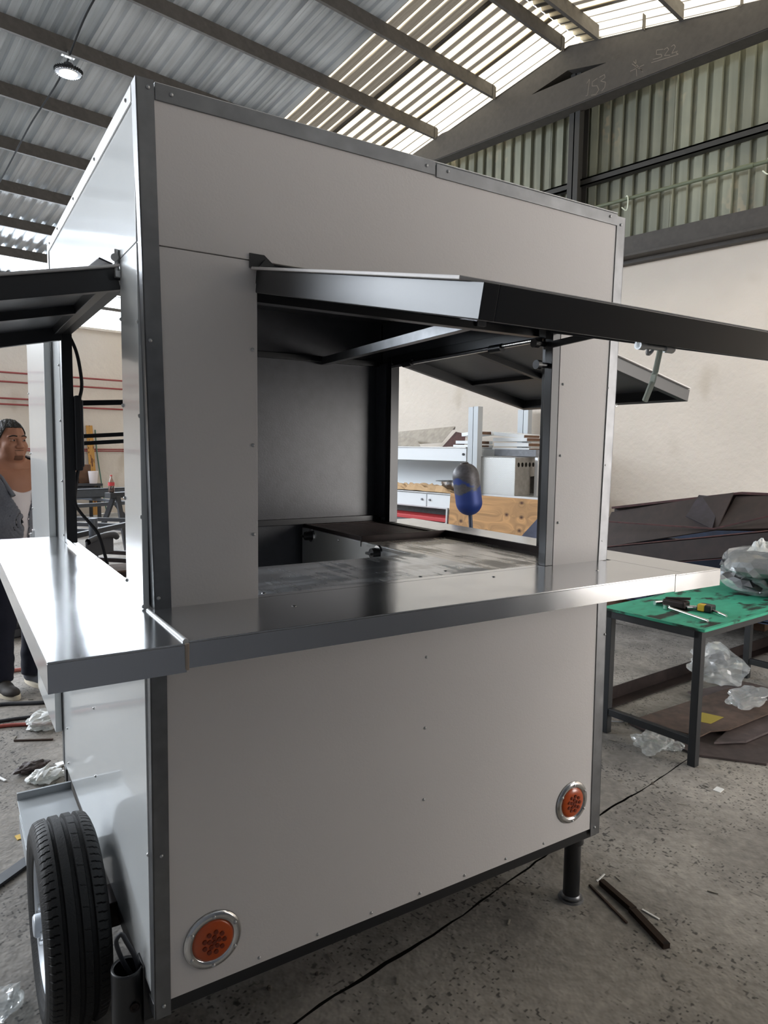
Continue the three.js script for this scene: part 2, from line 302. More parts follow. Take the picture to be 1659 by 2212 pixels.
{ // block walls, plastered
  const w1 = struct('wall_back', bx(XG, 0, ZL - 0.25, XG + 0.22, 4.11, ZR + 0.25, 0.01), M.plaster);
  struct('wall_left', bx(X0 - 0.2, 0, ZL - 0.22, XG, 4.15, ZL, 0.01), M.plaster);
  struct('wall_right', join([bx(X0 - 0.2, 0, ZR, 3.5, 5.0, ZR + 0.22, 0.01), bx(7.5, 0, ZR, XG, 5.0, ZR + 0.22, 0.01), bx(3.5, 3.8, ZR, 7.5, 5.0, ZR + 0.22, 0.01)]), M.plaster);
  const gate = struct('door_1', null);                    // steel frame of the open doorway
  part('door_frame', join([bx(3.44, 0, ZR - 0.01, 3.5, 3.8, ZR + 0.23), bx(7.5, 0, ZR - 0.01, 7.56, 3.8, ZR + 0.23), bx(3.44, 3.8, ZR - 0.01, 7.56, 3.86, ZR + 0.23)]), M.girt, gate);
  struct('light_blocker_wall', bx(-6, 0, 1.05, 3.15, 2.7, 1.17, 0.004), M.partition);   // unseen wall added to block doorway light from the cart's front and near floor
  struct('wall_front', plate([[X0, 0, ZR], [X0, 0, ZL], [X0, roofY(ZL) + 0.02, ZL], [X0, YA + 0.02, ZA], [X0, roofY(ZR) + 0.02, ZR]], 0.2), M.bareBlock);
  // gable cladding: vertical ribbed sheets, one mesh each, nailed behind the girts
  const pitch = 0.18, prof = [[0, 0], [0.10, 0], [0.112, 0.045], [0.168, 0.045], [0.18, 0]];
  const mats = [0, 1, 2].map((k) => mat({ color: [0x9a9c94, 0xa4a69d, 0x8f9189][k], metalness: 0.2, roughness: 0.55, map: T.oldzinc, side: THREE.DoubleSide }));
  for (let z = ZL, n = 0; z < ZR - 0.01; z += 0.9, n++) {
    const pos = [], lap = n % 2 ? 0.004 : 0, line = [];
    for (let k = 0; k < 5; k++) for (const [a, b] of prof.slice(k ? 1 : 0)) line.push([z + k * pitch + a, XG - 0.02 + lap + b]);
    line.push([z + 0.98, XG - 0.02 + lap]);
    for (let q = 0; q < line.length - 1; q++) {
      const [za, xa] = line[q], [zb, xb] = line[q + 1]; if (zb > ZR + 0.05) break;
      const ya = roofY(za) + 0.02, yb = roofY(zb) + 0.02;
      pos.push(xa, 4.05, za, xb, 4.05, zb, xb, yb, zb, xa, 4.05, za, xb, yb, zb, xa, ya, za);
    }
    const g = new THREE.BufferGeometry(); g.setAttribute('position', new THREE.BufferAttribute(new Float32Array(pos), 3));
    const g2 = metreUV(g); g2.computeVertexNormals();
    part('wall_sheet', g2, mats[Math.floor(rnd() * 3)], w1);
  }
  part('wall_beam', join([bx(XG - 0.24, 4.1, ZL, XG - 0.04, 4.33, ZR), bx(XG - 0.3, 4.07, ZL, XG - 0.02, 4.1, ZR), bx(XG - 0.12, 4.02, ZL, XG - 0.01, 4.07, ZR)]), M.frameSteel, w1);
  part('girt', join([bx(XG - 0.14, 5.17, ZL, XG - 0.04, 5.19, ZR, 0), bx(XG - 0.14, 5.17, ZL, XG - 0.12, 5.27, ZR, 0), bx(XG - 0.14, 5.25, ZL, XG - 0.04, 5.27, ZR, 0)]), M.girt, w1);
  part('column', join([bx(XG - 0.32, 4.33, -5.53, XG - 0.3, 6.9, -5.37), bx(XG - 0.32, 4.33, -5.46, XG - 0.08, 6.9, -5.44), bx(XG - 0.1, 4.33, -5.53, XG - 0.08, 6.9, -5.37)]), M.girt, w1);
  const pipe = single('conduit_pipe', 'slim greenish pipe running level across the ribbed gable sheets', 'pipe', rod([XG - 0.2, 4.82, -5.4], [XG - 0.2, 4.82, ZR - 0.1], 0.022), M.pipe);
  for (const z of [-4.76, -3.07]) part('tie_wire', tube([[XG - 0.23, 4.72, z], [XG - 0.2, 4.68, z + 0.05], [XG - 0.24, 4.8, z + 0.09], [XG - 0.2, 4.86, z + 0.05], [XG - 0.17, 4.82, z + 0.02]], 0.007), M.plastic, pipe);
  part('coupling', rod([XG - 0.2, 4.82, -3.35], [XG - 0.2, 4.82, -3.18], 0.03), M.pipe, pipe);
}
{ // long window band over the eaves wall
  const w = struct('window_1', null), glow = mat({ color: 0xe8eef0, roughness: 0.8, emissive: 0xeaf3ff, emissiveIntensity: 1.2 });
  for (let x = X0; x < XG - 0.1; x += 1.9) part('window_pane', bx(x + 0.01, 4.15, ZL - 0.03, x + 1.89, 4.92, ZL + 0.0, 0), glow, w);
  part('window_rail', bx(X0, 4.55, ZL + 0.1, XG, 4.62, ZL + 0.16), M.purlin, w);
  part('window_sill', bx(X0, 4.1, ZL - 0.05, XG, 4.15, ZL + 0.06), M.plaster, w);
  part('window_head', bx(X0, 4.9, ZL - 0.2, XG, 5.1, ZL + 0.2), M.purlin, w);
}
{ // roof: ribbed sheets, translucent ones between, C purlins, gable frame
  const roof = struct('ceiling', null), prof = [[0, 0], [0.04, 0], [0.05, 0.006], [0.06, 0], [0.098, 0], [0.118, 0.034], [0.16, 0.034], [0.18, 0]];
  const len = 10.46, geo = (s) => {
    const pos = [], line = [];
    for (let k = 0; k < 5; k++) for (const [a, b] of prof.slice(k ? 1 : 0)) line.push([k * 0.18 + a, b]);
    line.push([0.985, 0]); const z0 = s < 0 ? -0.005 : 0.005, z1 = s * (s < 0 ? len + 0.1 : len + 0.1), yd = -SL * Math.abs(z1);
    for (let q = 0; q < line.length - 1; q++) { const [a, b] = line[q], [c, d] = line[q + 1]; pos.push(a, b, z0, c, d, z0, c, d + yd, z1, a, b, z0, c, d + yd, z1, a, b + yd, z1); }
    const g = new THREE.BufferGeometry(); g.setAttribute('position', new THREE.BufferAttribute(new Float32Array(pos), 3));
    const uv = new Float32Array(pos.length / 3 * 2); for (let i = 0; i < pos.length / 3; i++) { uv[i * 2] = pos[i * 3]; uv[i * 2 + 1] = pos[i * 3 + 2]; }
    g.setAttribute('uv', new THREE.BufferAttribute(uv, 2)); g.computeVertexNormals(); return g;
  };
  const mats = [0xdce0e3, 0xe4e7e9, 0xd2d7da].map((c) => mat({ color: c, metalness: 0.25, roughness: 0.42, map: T.zinc, side: THREE.DoubleSide }));
  const clear = mat({ color: 0xf4efe4, roughness: 1, transmission: 0.6, thickness: 0, map: T.ribFadeC, side: THREE.DoubleSide });
  const fadeMid = mat({ color: 0xd8d0c0, roughness: 1, transmission: 0.5, thickness: 0, map: T.ribFadeA, side: THREE.DoubleSide });  // second and third sheets from the gable: light falloff painted as darker stripes
  const fadeFar = mat({ color: 0xd8d0c0, roughness: 1, transmission: 0.5, thickness: 0, map: T.ribFadeB, side: THREE.DoubleSide });
  for (const s of [-1, 1]) {
    const g = geo(s);
    for (let k = 1; XG - 0.9 * k > X0 - 0.8; k++) {
      const x = XG - 0.9 * k, lit = k === 1 ? clear : k === 2 ? fadeMid : k === 3 ? fadeFar : (k === 13 || k === 17 || k === 21) && s < 0 ? clear : null;
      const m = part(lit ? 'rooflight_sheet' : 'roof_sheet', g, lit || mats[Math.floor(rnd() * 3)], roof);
      m.position.set(x, YA + (k % 2 ? 0.003 : 0), ZA);
    }
  }
  part('ridge_cap', plate([[X0, YA - 0.02, ZA + 0.3], [XG, YA - 0.02, ZA + 0.3], [XG, YA + 0.05, ZA], [X0, YA + 0.05, ZA]], 0.004), mats[0], roof);
  const c = new THREE.Shape(); [[0, 0], [-0.045, 0], [-0.045, 0.02], [-0.041, 0.02], [-0.041, 0.004], [-0.004, 0.004], [-0.004, 0.164], [-0.056, 0.164], [-0.056, 0.15], [-0.06, 0.15], [-0.06, 0.168], [0, 0.168]].forEach(([a, b], i) => (i ? c.lineTo(a, b) : c.moveTo(a, b)));
  const pg = metreUV(new THREE.ExtrudeGeometry(c, { depth: 8.36 - X0, bevelEnabled: false }).rotateY(Math.PI / 2).applyMatrix4(new THREE.Matrix4().makeScale(1, 1, -1)));
  { const ix = pg.attributes.position; for (let i = 0; i < ix.count; i += 3) for (const at of [pg.attributes.position, pg.attributes.uv]) { const n = at.itemSize; for (let q = 0; q < n; q++) { const t = at.array[(i + 1) * n + q]; at.array[(i + 1) * n + q] = at.array[(i + 2) * n + q]; at.array[(i + 2) * n + q] = t; } } pg.computeVertexNormals(); }
  for (let z = -5.58; z > ZL + 0.3; z -= 1.135) { const m = part('purlin', pg, M.purlin, roof); m.position.set(X0, roofY(z) - 0.17, z); }
  for (let z = -5.06; z < ZR - 0.2; z += 1.1) { const m = part('purlin', pg, M.purlin, roof); m.position.set(X0, roofY(z) - 0.17, z); }
  // end cleats of the purlins on the gable frame
  for (let z = -5.58 - 1.135 * 4; z < -2; z += 1.135) part('purlin_cleat', bx(8.3, roofY(z) - 0.2, z + 0.002, 8.37, roofY(z) - 0.02, z + 0.012), M.purlin, roof);
  const frame = struct('gable_frame', null), side = (s) => { const ze = s < 0 ? ZL : ZR, t = (z) => roofY(z) - 0.175; return [[8.36, t(ZA), ZA], [8.36, t(ze), ze], [8.36, t(ze) - 0.3, ze], [8.36, t(ZA) - 0.3, ZA]]; };
  for (const s of [-1, 1]) {
    const q = side(s); if (s > 0) q.reverse();
    part('rafter', join([plate(q, 0.012), plate(q.map(([x, y, z]) => [8.52, y, z]), 0.012)]), M.frameSteel, frame);
    const [a, b, d, e] = side(s);
    part('rafter_flange', join([bar([8.44, e[1] + 0.004, e[2]], [8.44, d[1] + 0.004, d[2]], 0.17, 0.012, [0, 1, 0], 0), bar([8.44, a[1], a[2]], [8.44, b[1], b[2]], 0.17, 0.012, [0, 1, 0], 0)]), M.frameSteel, frame);
  }
  const tie = part('tie_beam', join([plate([[8.325, 6.1, -1.53], [8.325, 6.1, -9.47], [8.325, 6.455, -7.7], [8.325, 6.455, -3.3]], 0.012), bx(8.325, 6.088, -9.3, 8.53, 6.1, -1.7, 0), bx(8.337, 6.443, -7.7, 8.53, 6.455, -3.3, 0)]), M.frameSteel, frame);
  const strokes = [[[-5.18, 6.30], [-5.14, 6.34], [-5.16, 6.15], [-5.19, 6.15]], [[-5.03, 6.31], [-5.1, 6.29], [-5.1, 6.24], [-5.03, 6.22], [-5.0, 6.16], [-5.04, 6.12], [-5.11, 6.13]], [[-5.0, 6.31], [-4.93, 6.32], [-4.92, 6.28], [-4.98, 6.26], [-4.91, 6.22], [-4.92, 6.16], [-4.96, 6.13]],
    [[-4.51, 6.34], [-4.49, 6.14]], [[-4.56, 6.31], [-4.42, 6.18]], [[-4.58, 6.23], [-4.4, 6.24]], [[-4.54, 6.33], [-4.47, 6.24], [-4.41, 6.16]],
    [[-4.17, 6.33], [-4.25, 6.35], [-4.25, 6.30], [-4.19, 6.28], [-4.18, 6.25], [-4.23, 6.25], [-4.29, 6.26]], [[-4.16, 6.32], [-4.12, 6.33], [-4.1, 6.3], [-4.15, 6.25], [-4.08, 6.23]], [[-4.07, 6.32], [-4.04, 6.33], [-4.02, 6.3], [-4.06, 6.24], [-3.99, 6.24]], [[-4.31, 6.23], [-3.98, 6.2], [-4.01, 6.23]]];
  part('chalk_number', join(strokes.flatMap((s) => s.slice(1).map((q, i) => bar([8.3122, s[i][1], s[i][0]], [8.3122, q[1], q[0]], 0.008, 0.0012, [1, 0, 0], 0)))), M.chalk, tie);
}
{ // red lines along the far eaves wall
  const ys = [3.03, 2.84, 2.5, 2.38, 1.465, 1.425], nth = ['topmost of the six thin red pipes along the far wall', 'second thin red pipe from the top on the far wall', 'third thin red pipe from the top on the far wall', 'fourth thin red pipe from the top on the far wall', 'upper of the two close-set red pipes lowest on the far wall', 'lowest of the six thin red pipes along the far wall'];
  ys.forEach((y, i) => single('wall_pipe', nth[i], 'pipe', rod([-6, y, ZL + 0.05], [XG - 0.05, y, ZL + 0.05], i > 3 ? 0.014 : 0.019, undefined, 8), M.redline, [0, 0, 0], 0, 'red pipes along the far wall'));
}
{ // high-bay lamp under the roof
  const l = thing('high_bay_lamp', 'round black finned high-bay lamp glowing under the roof', 'lamp', [3.15, 5.955, -8.95]);
  part('housing', join([lathe([[0, 0.11], [0.05, 0.11], [0.075, 0.07], [0.1, 0.05], [0.1, 0.01], [0, 0.01]], 24), lathe([[0.102, 0.0], [0.15, 0.0], [0.155, 0.012], [0.15, 0.03], [0.1, 0.05]], 32)]), M.black, l);
  for (let k = 0; k < 32; k++) { const a = (k / 32) * Math.PI * 2; part('cooling_fin', bar([Math.cos(a) * 0.09, 0.03, Math.sin(a) * 0.09], [Math.cos(a) * 0.158, 0.018, Math.sin(a) * 0.158], 0.005, 0.045, [0, 1, 0], 0), M.black, l); }
  part('lens', lathe([[0.0, -0.006], [0.07, -0.004], [0.1, 0.0], [0.102, 0.006], [0, 0.006]], 32), mat({ color: 0xfff2dc, emissive: 0xffe9c8, emissiveIntensity: 0.85, roughness: 0.4 }), l);
  for (const s of [-1, 1]) part('bracket', bar([s * 0.055, 0.05, 0], [s * 0.045, 0.19, 0], 0.022, 0.006), M.lightsteel, l);
  part('hanger', join([bx(-0.075, 0.185, -0.025, 0.075, 0.2, 0.025), rod([0, 0.19, 0], [0, 0.25, 0], 0.008)]), M.lightsteel, l);
  const sp = new THREE.SpotLight(0xffe9c8, 3, 0, R(60), 0.6); sp.name = 'high_bay_lamp_light'; sp.position.set(3.15, 5.94, -8.95); sp.target.position.set(3.15, 0, -8.95); sp.shadow.radius = 5; sp.castShadow = true; scene.add(sp, sp.target);
  single('roof_cable', 'thin black cable strung down the roof slope behind the lamp', 'cable', tube([[3.15, 6.85, -5.7], [3.16, 6.58, -7.0], [3.12, 6.34, -8.2], [3.2, 6.08, -9.4], [3.18, 5.88, -10.5], [3.2, 5.62, -11.8], [3.2, 5.3, -13.4]], 0.012, 60, 6), mat({ color: 0x17181a, roughness: 0.95 }));
}

// ---------------------------------------------------------------- the food cart (its own axes: x along the front, z out of the front)
const cart = thing('food_cart', 'white food cart on wheels with open hatches and steel counters', 'food cart', [0.6475, 0, -1.4564], R(-10.804));
const toWorld = (x, y, z) => V(x, y, z).applyEuler(cart.rotation).add(cart.position).toArray();
const W = 1.512, D = 1.445, YB = 0.288, YC = 1.235, YT = 2.345, YS = 2.022;
{
  const c = cart, P = (n, g, m, p = c) => part(n, g, m, p);
  // front skin
  P('upper_panel', bx(0.03, YS, -0.014, 1.485, 2.33, 0), M.white);
  P('pillar_panel', bx(0.03, 1.2, -0.014, 0.262, YS - 0.002, -0.0005), M.white);
  P('pillar_panel', bx(1.247, 1.2, -0.014, 1.485, YS - 0.002, -0.0005), M.white);
  P('lower_panel', bx(0.032, 0.297, -0.014, 1.477, 1.215, 0), M.white);
  // left skin
  P('side_upper_panel', bx(0, 2.03, -1.43, 0.014, 2.33, -0.03), M.whiteSide);
  P('side_pillar_panel', bx(0.0005, 1.2, -0.198, 0.014, 2.028, -0.03), M.whiteSide);
  P('side_pillar_panel', bx(0.0005, 1.2, -1.408, 0.014, 2.028, -1.236), M.whiteSide);
  P('side_lower_panel', bx(0, 0.312, -1.442, 0.014, 1.215, -0.03), M.whiteSide);
  // right and back skins
  P('side_upper_panel', bx(W - 0.014, YS, -1.43, W, 2.33, -0.03), M.whiteSide);
  P('side_pillar_panel', bx(W - 0.014, 1.2, -0.285, W, YS - 0.002, -0.03), M.whiteSide);
  P('side_pillar_panel', bx(W - 0.014, 1.2, -1.43, W, YS - 0.002, -1.33), M.whiteSide);
  P('side_lower_panel', bx(W - 0.014, 0.312, -1.442, W, 1.215, -0.03), M.whiteSide);
  P('back_panel', bx(0.66, 0.312, -D, 1.485, 2.33, -D + 0.014), M.white);
  P('back_header', bx(0.03, 2.24, -D, 0.66, 2.33, -D + 0.014), M.white);
  P('roof_panel', bx(0.002, 2.325, -D + 0.002, W - 0.002, 2.343, -0.002), M.whiteSide);
  // black linings inside
  P('back_wall', bx(0.66, 0.36, -1.428, 1.48, 2.28, -1.415), M.blackPanel);
  P('lining', join([bx(1.452, YC + 0.02, -1.415, 1.49, 2.0, -1.33), bx(1.482, YS - 0.02, -1.41, 1.492, 2.28, -0.04), bx(0.018, 2.03, -1.41, 0.03, 2.28, -0.04), bx(0.03, YS - 0.02, -0.03, 1.48, 2.28, -0.018), bx(0.03, 2.235, -1.428, 0.66, 2.28, -1.415)]), M.blackPanel);
  P('lining', join([bx(0.018, YC, -0.19, 0.03, 2.0, -0.03), bx(0.03, YC, -0.03, 0.255, 2.0, -0.018), bx(1.25, YC, -0.03, 1.485, 2.0, -0.018), bx(1.482, YC, -0.28, 1.492, 2.0, -0.03), bx(0.018, YC, -1.40, 0.03, 2.0, -1.24)]), M.blackPanel);
  P('ceiling_lining', bx(0.03, 2.20, -1.412, 1.482, 2.212, -0.03), M.blackPanel);
  P('floor_panel', bx(0.02, 0.32, -1.43, 1.49, 0.345, -0.02), M.darkgrey);
  // tubes framing the openings
  P('window_frame', join([bx(1.214, YC, -0.032, 1.246, 2.0, -0.001), bx(0.255, 1.965, -0.034, 1.23, 2.0, -0.002), bx(0.232, YC, -0.032, 0.262, 2.0, -0.015)]), M.black);
  P('window_frame', join([bx(0.002, YC, -1.236, 0.038, 2.01, -1.19), bx(0.015, YC, -0.2, 0.04, 2.0, -0.17), bx(0.004, 1.985, -1.22, 0.036, 2.018, -0.18)]), M.black);
  P('window_frame', join([bx(1.462, YC, -1.335, 1.508, 2.03, -1.295), bx(1.478, YC, -0.31, 1.508, 2.03, -0.28), bx(1.474, 1.995, -1.33, 1.508, 2.035, -0.28)]), M.black);
  P('back_bar', bx(0.62, 1.235, -1.415, 1.45, 1.262, -1.385), M.black);
  P('back_bar', bx(0.66, 1.99, -1.415, 1.45, 2.015, -1.385), M.black);
  P('door_post', bx(0.63, 0.345, -1.43, 0.66, 2.28, -1.4), M.black);
  P('crossbar', bar([0.962, 1.967, -0.034], [1.155, 1.995, -1.4], 0.03, 0.034), M.galv);
  P('header_bar', bar([0.27, 1.95, -0.06], [1.2, 1.955, -0.06], 0.03, 0.022), M.black);
  P('doorway_bar', bar([0.03, 1.752, -1.42], [0.64, 1.79, -1.42], 0.02), M.black);
  P('doorway_bar', bar([0.03, 1.622, -1.42], [0.64, 1.665, -1.42], 0.016), M.black);
  P('doorway_bar', bar([0.03, 1.594, -1.42], [0.64, 1.637, -1.42], 0.016), M.black);
  // rod and collars under the right hand header
  const pin = P('hinge_rod', rod([1.468, 1.985, -1.29], [1.468, 1.992, -0.31], 0.009), M.chrome);
  for (const z of [-1.16, -0.55]) P('collar', rod([1.468, 1.986, z - 0.035], [1.468, 1.986, z + 0.035], 0.016), M.black, pin);
  P('clamp_bolt', join([rod([1.17, 1.855, -0.02], [1.215, 1.855, -0.02], 0.008), rod([1.165, 1.855, -0.02], [1.18, 1.855, -0.02], 0.014)]), M.black);
  P('clamp_bolt', join([rod([1.165, 1.92, -0.03], [1.215, 1.92, -0.03], 0.008), rod([1.162, 1.92, -0.03], [1.18, 1.92, -0.03], 0.014)]), M.black);
  // corner angles: the body narrows by some 2 cm at the counters
  const angle = (x0, x1, z0, z1, y0, y1, dx0, dx1) => {       // folded angle as a tapered solid
    const q = (xa, xb, za, zb) => { const g = new THREE.BoxGeometry(1, 1, 1), p = g.attributes.position; for (let i = 0; i < p.count; i++) { const t = p.getY(i) > 0 ? 1 : 0, d = dx0 + (dx1 - dx0) * t; p.setXYZ(i, (p.getX(i) > 0 ? xb : xa) + d, t ? y1 : y0, p.getZ(i) > 0 ? zb : za); } g.computeVertexNormals(); return metreUV(g); };
    return join([q(x0, x1, z1 - 0.003, z1), q(x1 > 0.7 ? x1 - 0.003 : x0, x1 > 0.7 ? x1 : x0 + 0.003, z0, z1)]);
  };
  P('corner_trim', angle(-0.003, 0.034, -0.036, 0.003, YC, 2.352, 0.02, 0), M.galv);
  P('corner_trim', angle(-0.003, 0.034, -0.036, 0.003, 0.262, 1.2, 0.004, 0.008), M.galv);
  P('corner_trim', angle(W - 0.036, W + 0.003, -0.036, 0.003, YC, 2.34, -0.022, 0), M.galv);
  P('corner_trim', angle(W - 0.04, W + 0.003, -0.036, 0.003, 0.272, 1.2, 0, -0.012), M.galv);
  P('corner_trim', join([bx(-0.003, 0.31, -D - 0.003, 0, 2.345, -D + 0.03), bx(-0.003, 0.31, -D - 0.003, 0.03, 2.345, -D)]), M.galv);
  P('corner_trim', join([bx(W, 0.31, -D - 0.003, W + 0.003, 2.345, -D + 0.03), bx(W - 0.03, 0.31, -D - 0.003, W + 0.003, 2.345, -D)]), M.galv);
  P('top_trim', bx(0.036, 2.314, 0, 0.759, 2.35, 0.004), M.galv); P('top_trim', bx(0.762, 2.31, 0, W - 0.036, 2.345, 0.004), M.galv);
  P('top_trim', join([bx(-0.004, 2.316, -D + 0.03, 0, 2.35, -0.036), bx(-0.004, 2.347, -D, 0.03, 2.35, -0.036), bx(0.036, 2.347, -0.03, W - 0.036, 2.35, 0.004)]), M.whiteEdge);
  P('top_trim', join([bx(W, 2.316, -D + 0.03, W + 0.004, 2.35, -0.036), bx(0.03, 2.316, -D - 0.004, W - 0.03, 2.35, -D)]), M.galv);
  P('seam_strip', bx(-0.0005, 0.312, -1.416, -0.003, 2.03, -1.41, 0), M.galv);
  P('chassis_frame', join([bx(0.0, 0.262, -0.05, W, 0.297, -0.006), bx(0.0, 0.24, -1.44, W, 0.296, -1.39), bx(0.005, 0.25, -1.42, 0.05, 0.312, -0.03), bx(W - 0.05, 0.25, -1.42, W - 0.005, 0.312, -0.03), bx(0.74, 0.25, -1.42, 0.78, 0.312, -0.03)]), M.black);
  // counters: folded stainless sheet with a deep lip
  const ledge = (n, list) => P(n, join(list), M.steel);
  const f = ledge('counter', [bx(0.004, YC - 0.004, -0.002, 1.462, YC, 0.285, 0.0012), bx(0.004, YC - 0.052, 0.281, 1.462, YC - 0.004, 0.285, 0), bx(0.004, YC - 0.052, 0.25, 1.462, YC - 0.049, 0.281, 0), bx(0.262, YC - 0.004, -0.032, 1.214, YC, -0.0025, 0.001)]);
  ledge('counter', [bx(-0.232, YC - 0.004, -1.42, 0.001, YC, 0.297, 0.0012), bx(-0.232, YC - 0.055, -1.42, -0.228, YC - 0.004, 0.297, 0), bx(-0.228, YC - 0.055, 0.293, 0.001, YC - 0.004, 0.297, 0), bx(-0.228, YC - 0.055, -1.42, 0.001, YC - 0.004, -1.416, 0)]);
  P('counter_upstand', bx(0.0015, YC - 0.03, -1.19, 0.006, YC + 0.018, -0.2, 0.001), M.steel);
  ledge('counter', [bx(1.465, YC - 0.006, 0.004, 1.5155, YC - 0.002, 0.285, 0.0012), bx(1.5155, YC - 0.006, -1.42, 1.69, YC - 0.002, 0.285, 0.0012), bx(1.465, YC - 0.055, 0.281, 1.69, YC - 0.006, 0.285, 0), bx(1.686, YC - 0.055, -1.42, 1.69, YC - 0.006, 0.281, 0)]);
  P('counter_upstand', bx(1.49, YC - 0.006, -1.3, 1.5149, YC - 0.002, -0.3, 0), M.steel);
  P('inner_sill', bx(0.03, YC - 0.03, -1.36, 0.056, YC - 0.012, -0.42, 0.002), M.steel);
  P('caulk_bead', rod([0.002, YC + 0.001, 0.004], [0.002, YC + 0.001, 0.29], 0.004, 0.006, 8), M.whiteEdge, f);
  P('caulk_bead', rod([0.002, YC, 0.299], [0.002, YC - 0.05, 0.299], 0.004, 0.003, 8), mat({ color: 0xb3a394, roughness: 0.8 }), f);
  for (const [x, z] of [[0.95, 0.06], [0.3, 0.12], [1.3, 0.13]]) P('counter_screw', new THREE.SphereGeometry(0.006, 8, 6).scale(1, 0.4, 1).translate(x, YC, z), M.chrome, f);
  // rivets
  const rv = new THREE.SphereGeometry(0.0045, 10, 6, 0, Math.PI * 2, 0, Math.PI / 2), rf = rv.clone().rotateX(Math.PI / 2), rl = rv.clone().rotateZ(Math.PI / 2);
  const RF = (x, y, z = 0) => { P('rivet', rf, M.lightsteel).position.set(x, y, z); }, RL = (z, y, x = 0) => { P('rivet', rl, M.lightsteel).position.set(x, y, z); };
  for (const y of [1.013, 0.807, 0.595]) RF(0.762, y);
  for (let k = 0; k < 7; k++) RF(0.26 + k * 0.165, 0.313);
  for (const y of [1.82, 1.6, 1.39]) { RF(0.25, y); RF(1.262, y - 0.02); }
  for (const y of [1.8, 1.55, 1.3]) RF(1.468, y);
  for (const [x, y] of [[0.022, 2.335], [0.018, 1.82], [0.026, 1.26], [0.022, 0.66], [0.022, 0.29], [1.492, 2.315], [1.5, 0.98], [1.49, 0.3]]) RF(x, y, 0.003);
  for (const x of [0.07, 0.73, 0.8, 1.44]) RF(x, 2.332, 0.004);
  for (const z of [-0.08, -0.45, -0.8, -1.15, -1.36]) RL(z, 2.334, -0.004);
  for (const y of [1.92, 1.72, 1.5, 1.3]) { RL(-0.19, y - 0.03); RL(-1.245, y - 0.04); RL(-0.018, y - 0.06, -0.002); }
  for (const y of [1.03, 0.78, 0.56]) RL(-0.7, y);
  for (const y of [1.1, 0.66]) RL(-0.018, y, -0.002);
  for (const y of [0.36, 0.5, 0.7]) RL(-1.3, y);
  // hatches: hinge line along x at the origin, panel out along +z falling gently
  const awning = (len, xr, yr, zr, turn, flip) => {
    const a = new THREE.Group(); a.name = 'hatch'; cart.add(a); a.position.set(xr, yr, zr); a.rotation.set(0, turn, 0, 'YXZ');
    const L = 0.815, add = (n, g, m) => part(n, g.applyMatrix4(new THREE.Matrix4().makeRotationX(R(12.4))), m, a);
    add('top_sheet', bx(-0.012, 0.0, -0.004, len + 0.012, 0.006, L * (flip ? 0.965 : 1)), M.white);
    add('under_sheet', bx(0.004, -0.006, 0.0, len - 0.004, -0.001, L), M.blackPanel);
    for (const x of [0, len - 0.028]) add('rail', bx(x, -0.05, 0.004, x + 0.028, 0.0, L + 0.012), M.black);
    add('front_bar', bx(0.0282, -0.05, L - 0.022, len - 0.0282, 0.0, L + 0.012), M.black);
    add('back_bar', bx(0, -0.03, 0.0, len, -0.001, 0.028), M.black);
    add('rib', bx(len * 0.5 - 0.014, -0.03, 0.02, len * 0.5 + 0.014, -0.004, L - 0.01), M.black);
    add('rib', bx(0.02, -0.026, L * 0.52, len - 0.02, -0.004, L * 0.52 + 0.026), M.black);
    // over-centre latch hanging from the front bar
    const lx = len * 0.4, y = -0.052, z = L - 0.004;
    const K = new THREE.Matrix4().makeRotationX(R(12.4)).multiply(new THREE.Matrix4().makeTranslation(lx, y, z)).multiply(new THREE.Matrix4().makeScale(0.62, 0.62, 0.62));
    const latch = part('latch', join([rod([-0.06, -0.004, 0], [0.09, -0.004, 0], 0.008), rod([-0.06, -0.004, 0], [-0.035, -0.004, 0], 0.012), rod([0.05, -0.004, 0], [0.085, -0.004, 0], 0.011), tube([[-0.02, 0, 0], [-0.012, -0.024, 0], [0.004, -0.012, 0], [0, 0, 0]], 0.005, 14, 6)]).applyMatrix4(K), M.lightsteel, a);
    part('handle', join([rod([0.03, -0.005, 0], [0.015, -0.075, 0.012], 0.0045), rod([0.04, -0.005, 0], [0.026, -0.075, 0.012], 0.0045), bar([0.02, -0.07, 0.011], [0.018, -0.098, 0.012], 0.016, 0.006), bar([0.018, -0.095, 0.012], [0.004, -0.15, 0.012], 0.019, 0.009, [0, 0, 1], 0.004)]).applyMatrix4(K), M.plastic, latch);
    return a;
  };
  const h1 = awning(0.975, 0.258, 2.0, 0.004, 0, true);
  part('strut', join([bar([0.955, -0.085, -0.04], [0.95, -0.07, 0.27], 0.008, 0.02), bar([0.95, -0.07, 0.27], [0.95, -0.058, 0.285], 0.008, 0.02)]), M.black, h1);
  part('bent_lip', join([plate([[-0.016, 0.004, 0], [0.06, 0.004, 0], [0.02, 0.036, 0], [-0.016, 0.036, 0]], 0.002), plate([[0.0, 0.002, 0.012], [0.035, 0.002, 0.012], [0.018, 0.024, 0.012]], 0.01)]), M.black, h1);
  awning(0.99, -0.004, 2.01, -1.19, R(-90), false);
  awning(0.99, W + 0.004, 2.035, -0.29, R(90), false);
  // small lifted flap on the left hatch
  P('hinge_flap', plate([[-0.012, 2.02, -0.21], [-0.012, 2.02, -0.42], [-0.05, 2.03, -0.36], [-0.04, 2.032, -0.22]], 0.004), M.black);
  P('hinge_end', join([rod([-0.006, 2.0, -0.2], [-0.006, 2.05, -0.2], 0.006), rod([-0.012, 2.03, -0.19], [0.0, 2.03, -0.21], 0.009), bx(-0.012, 1.985, -0.205, 0, 2.0, -0.185)]), M.lightsteel);
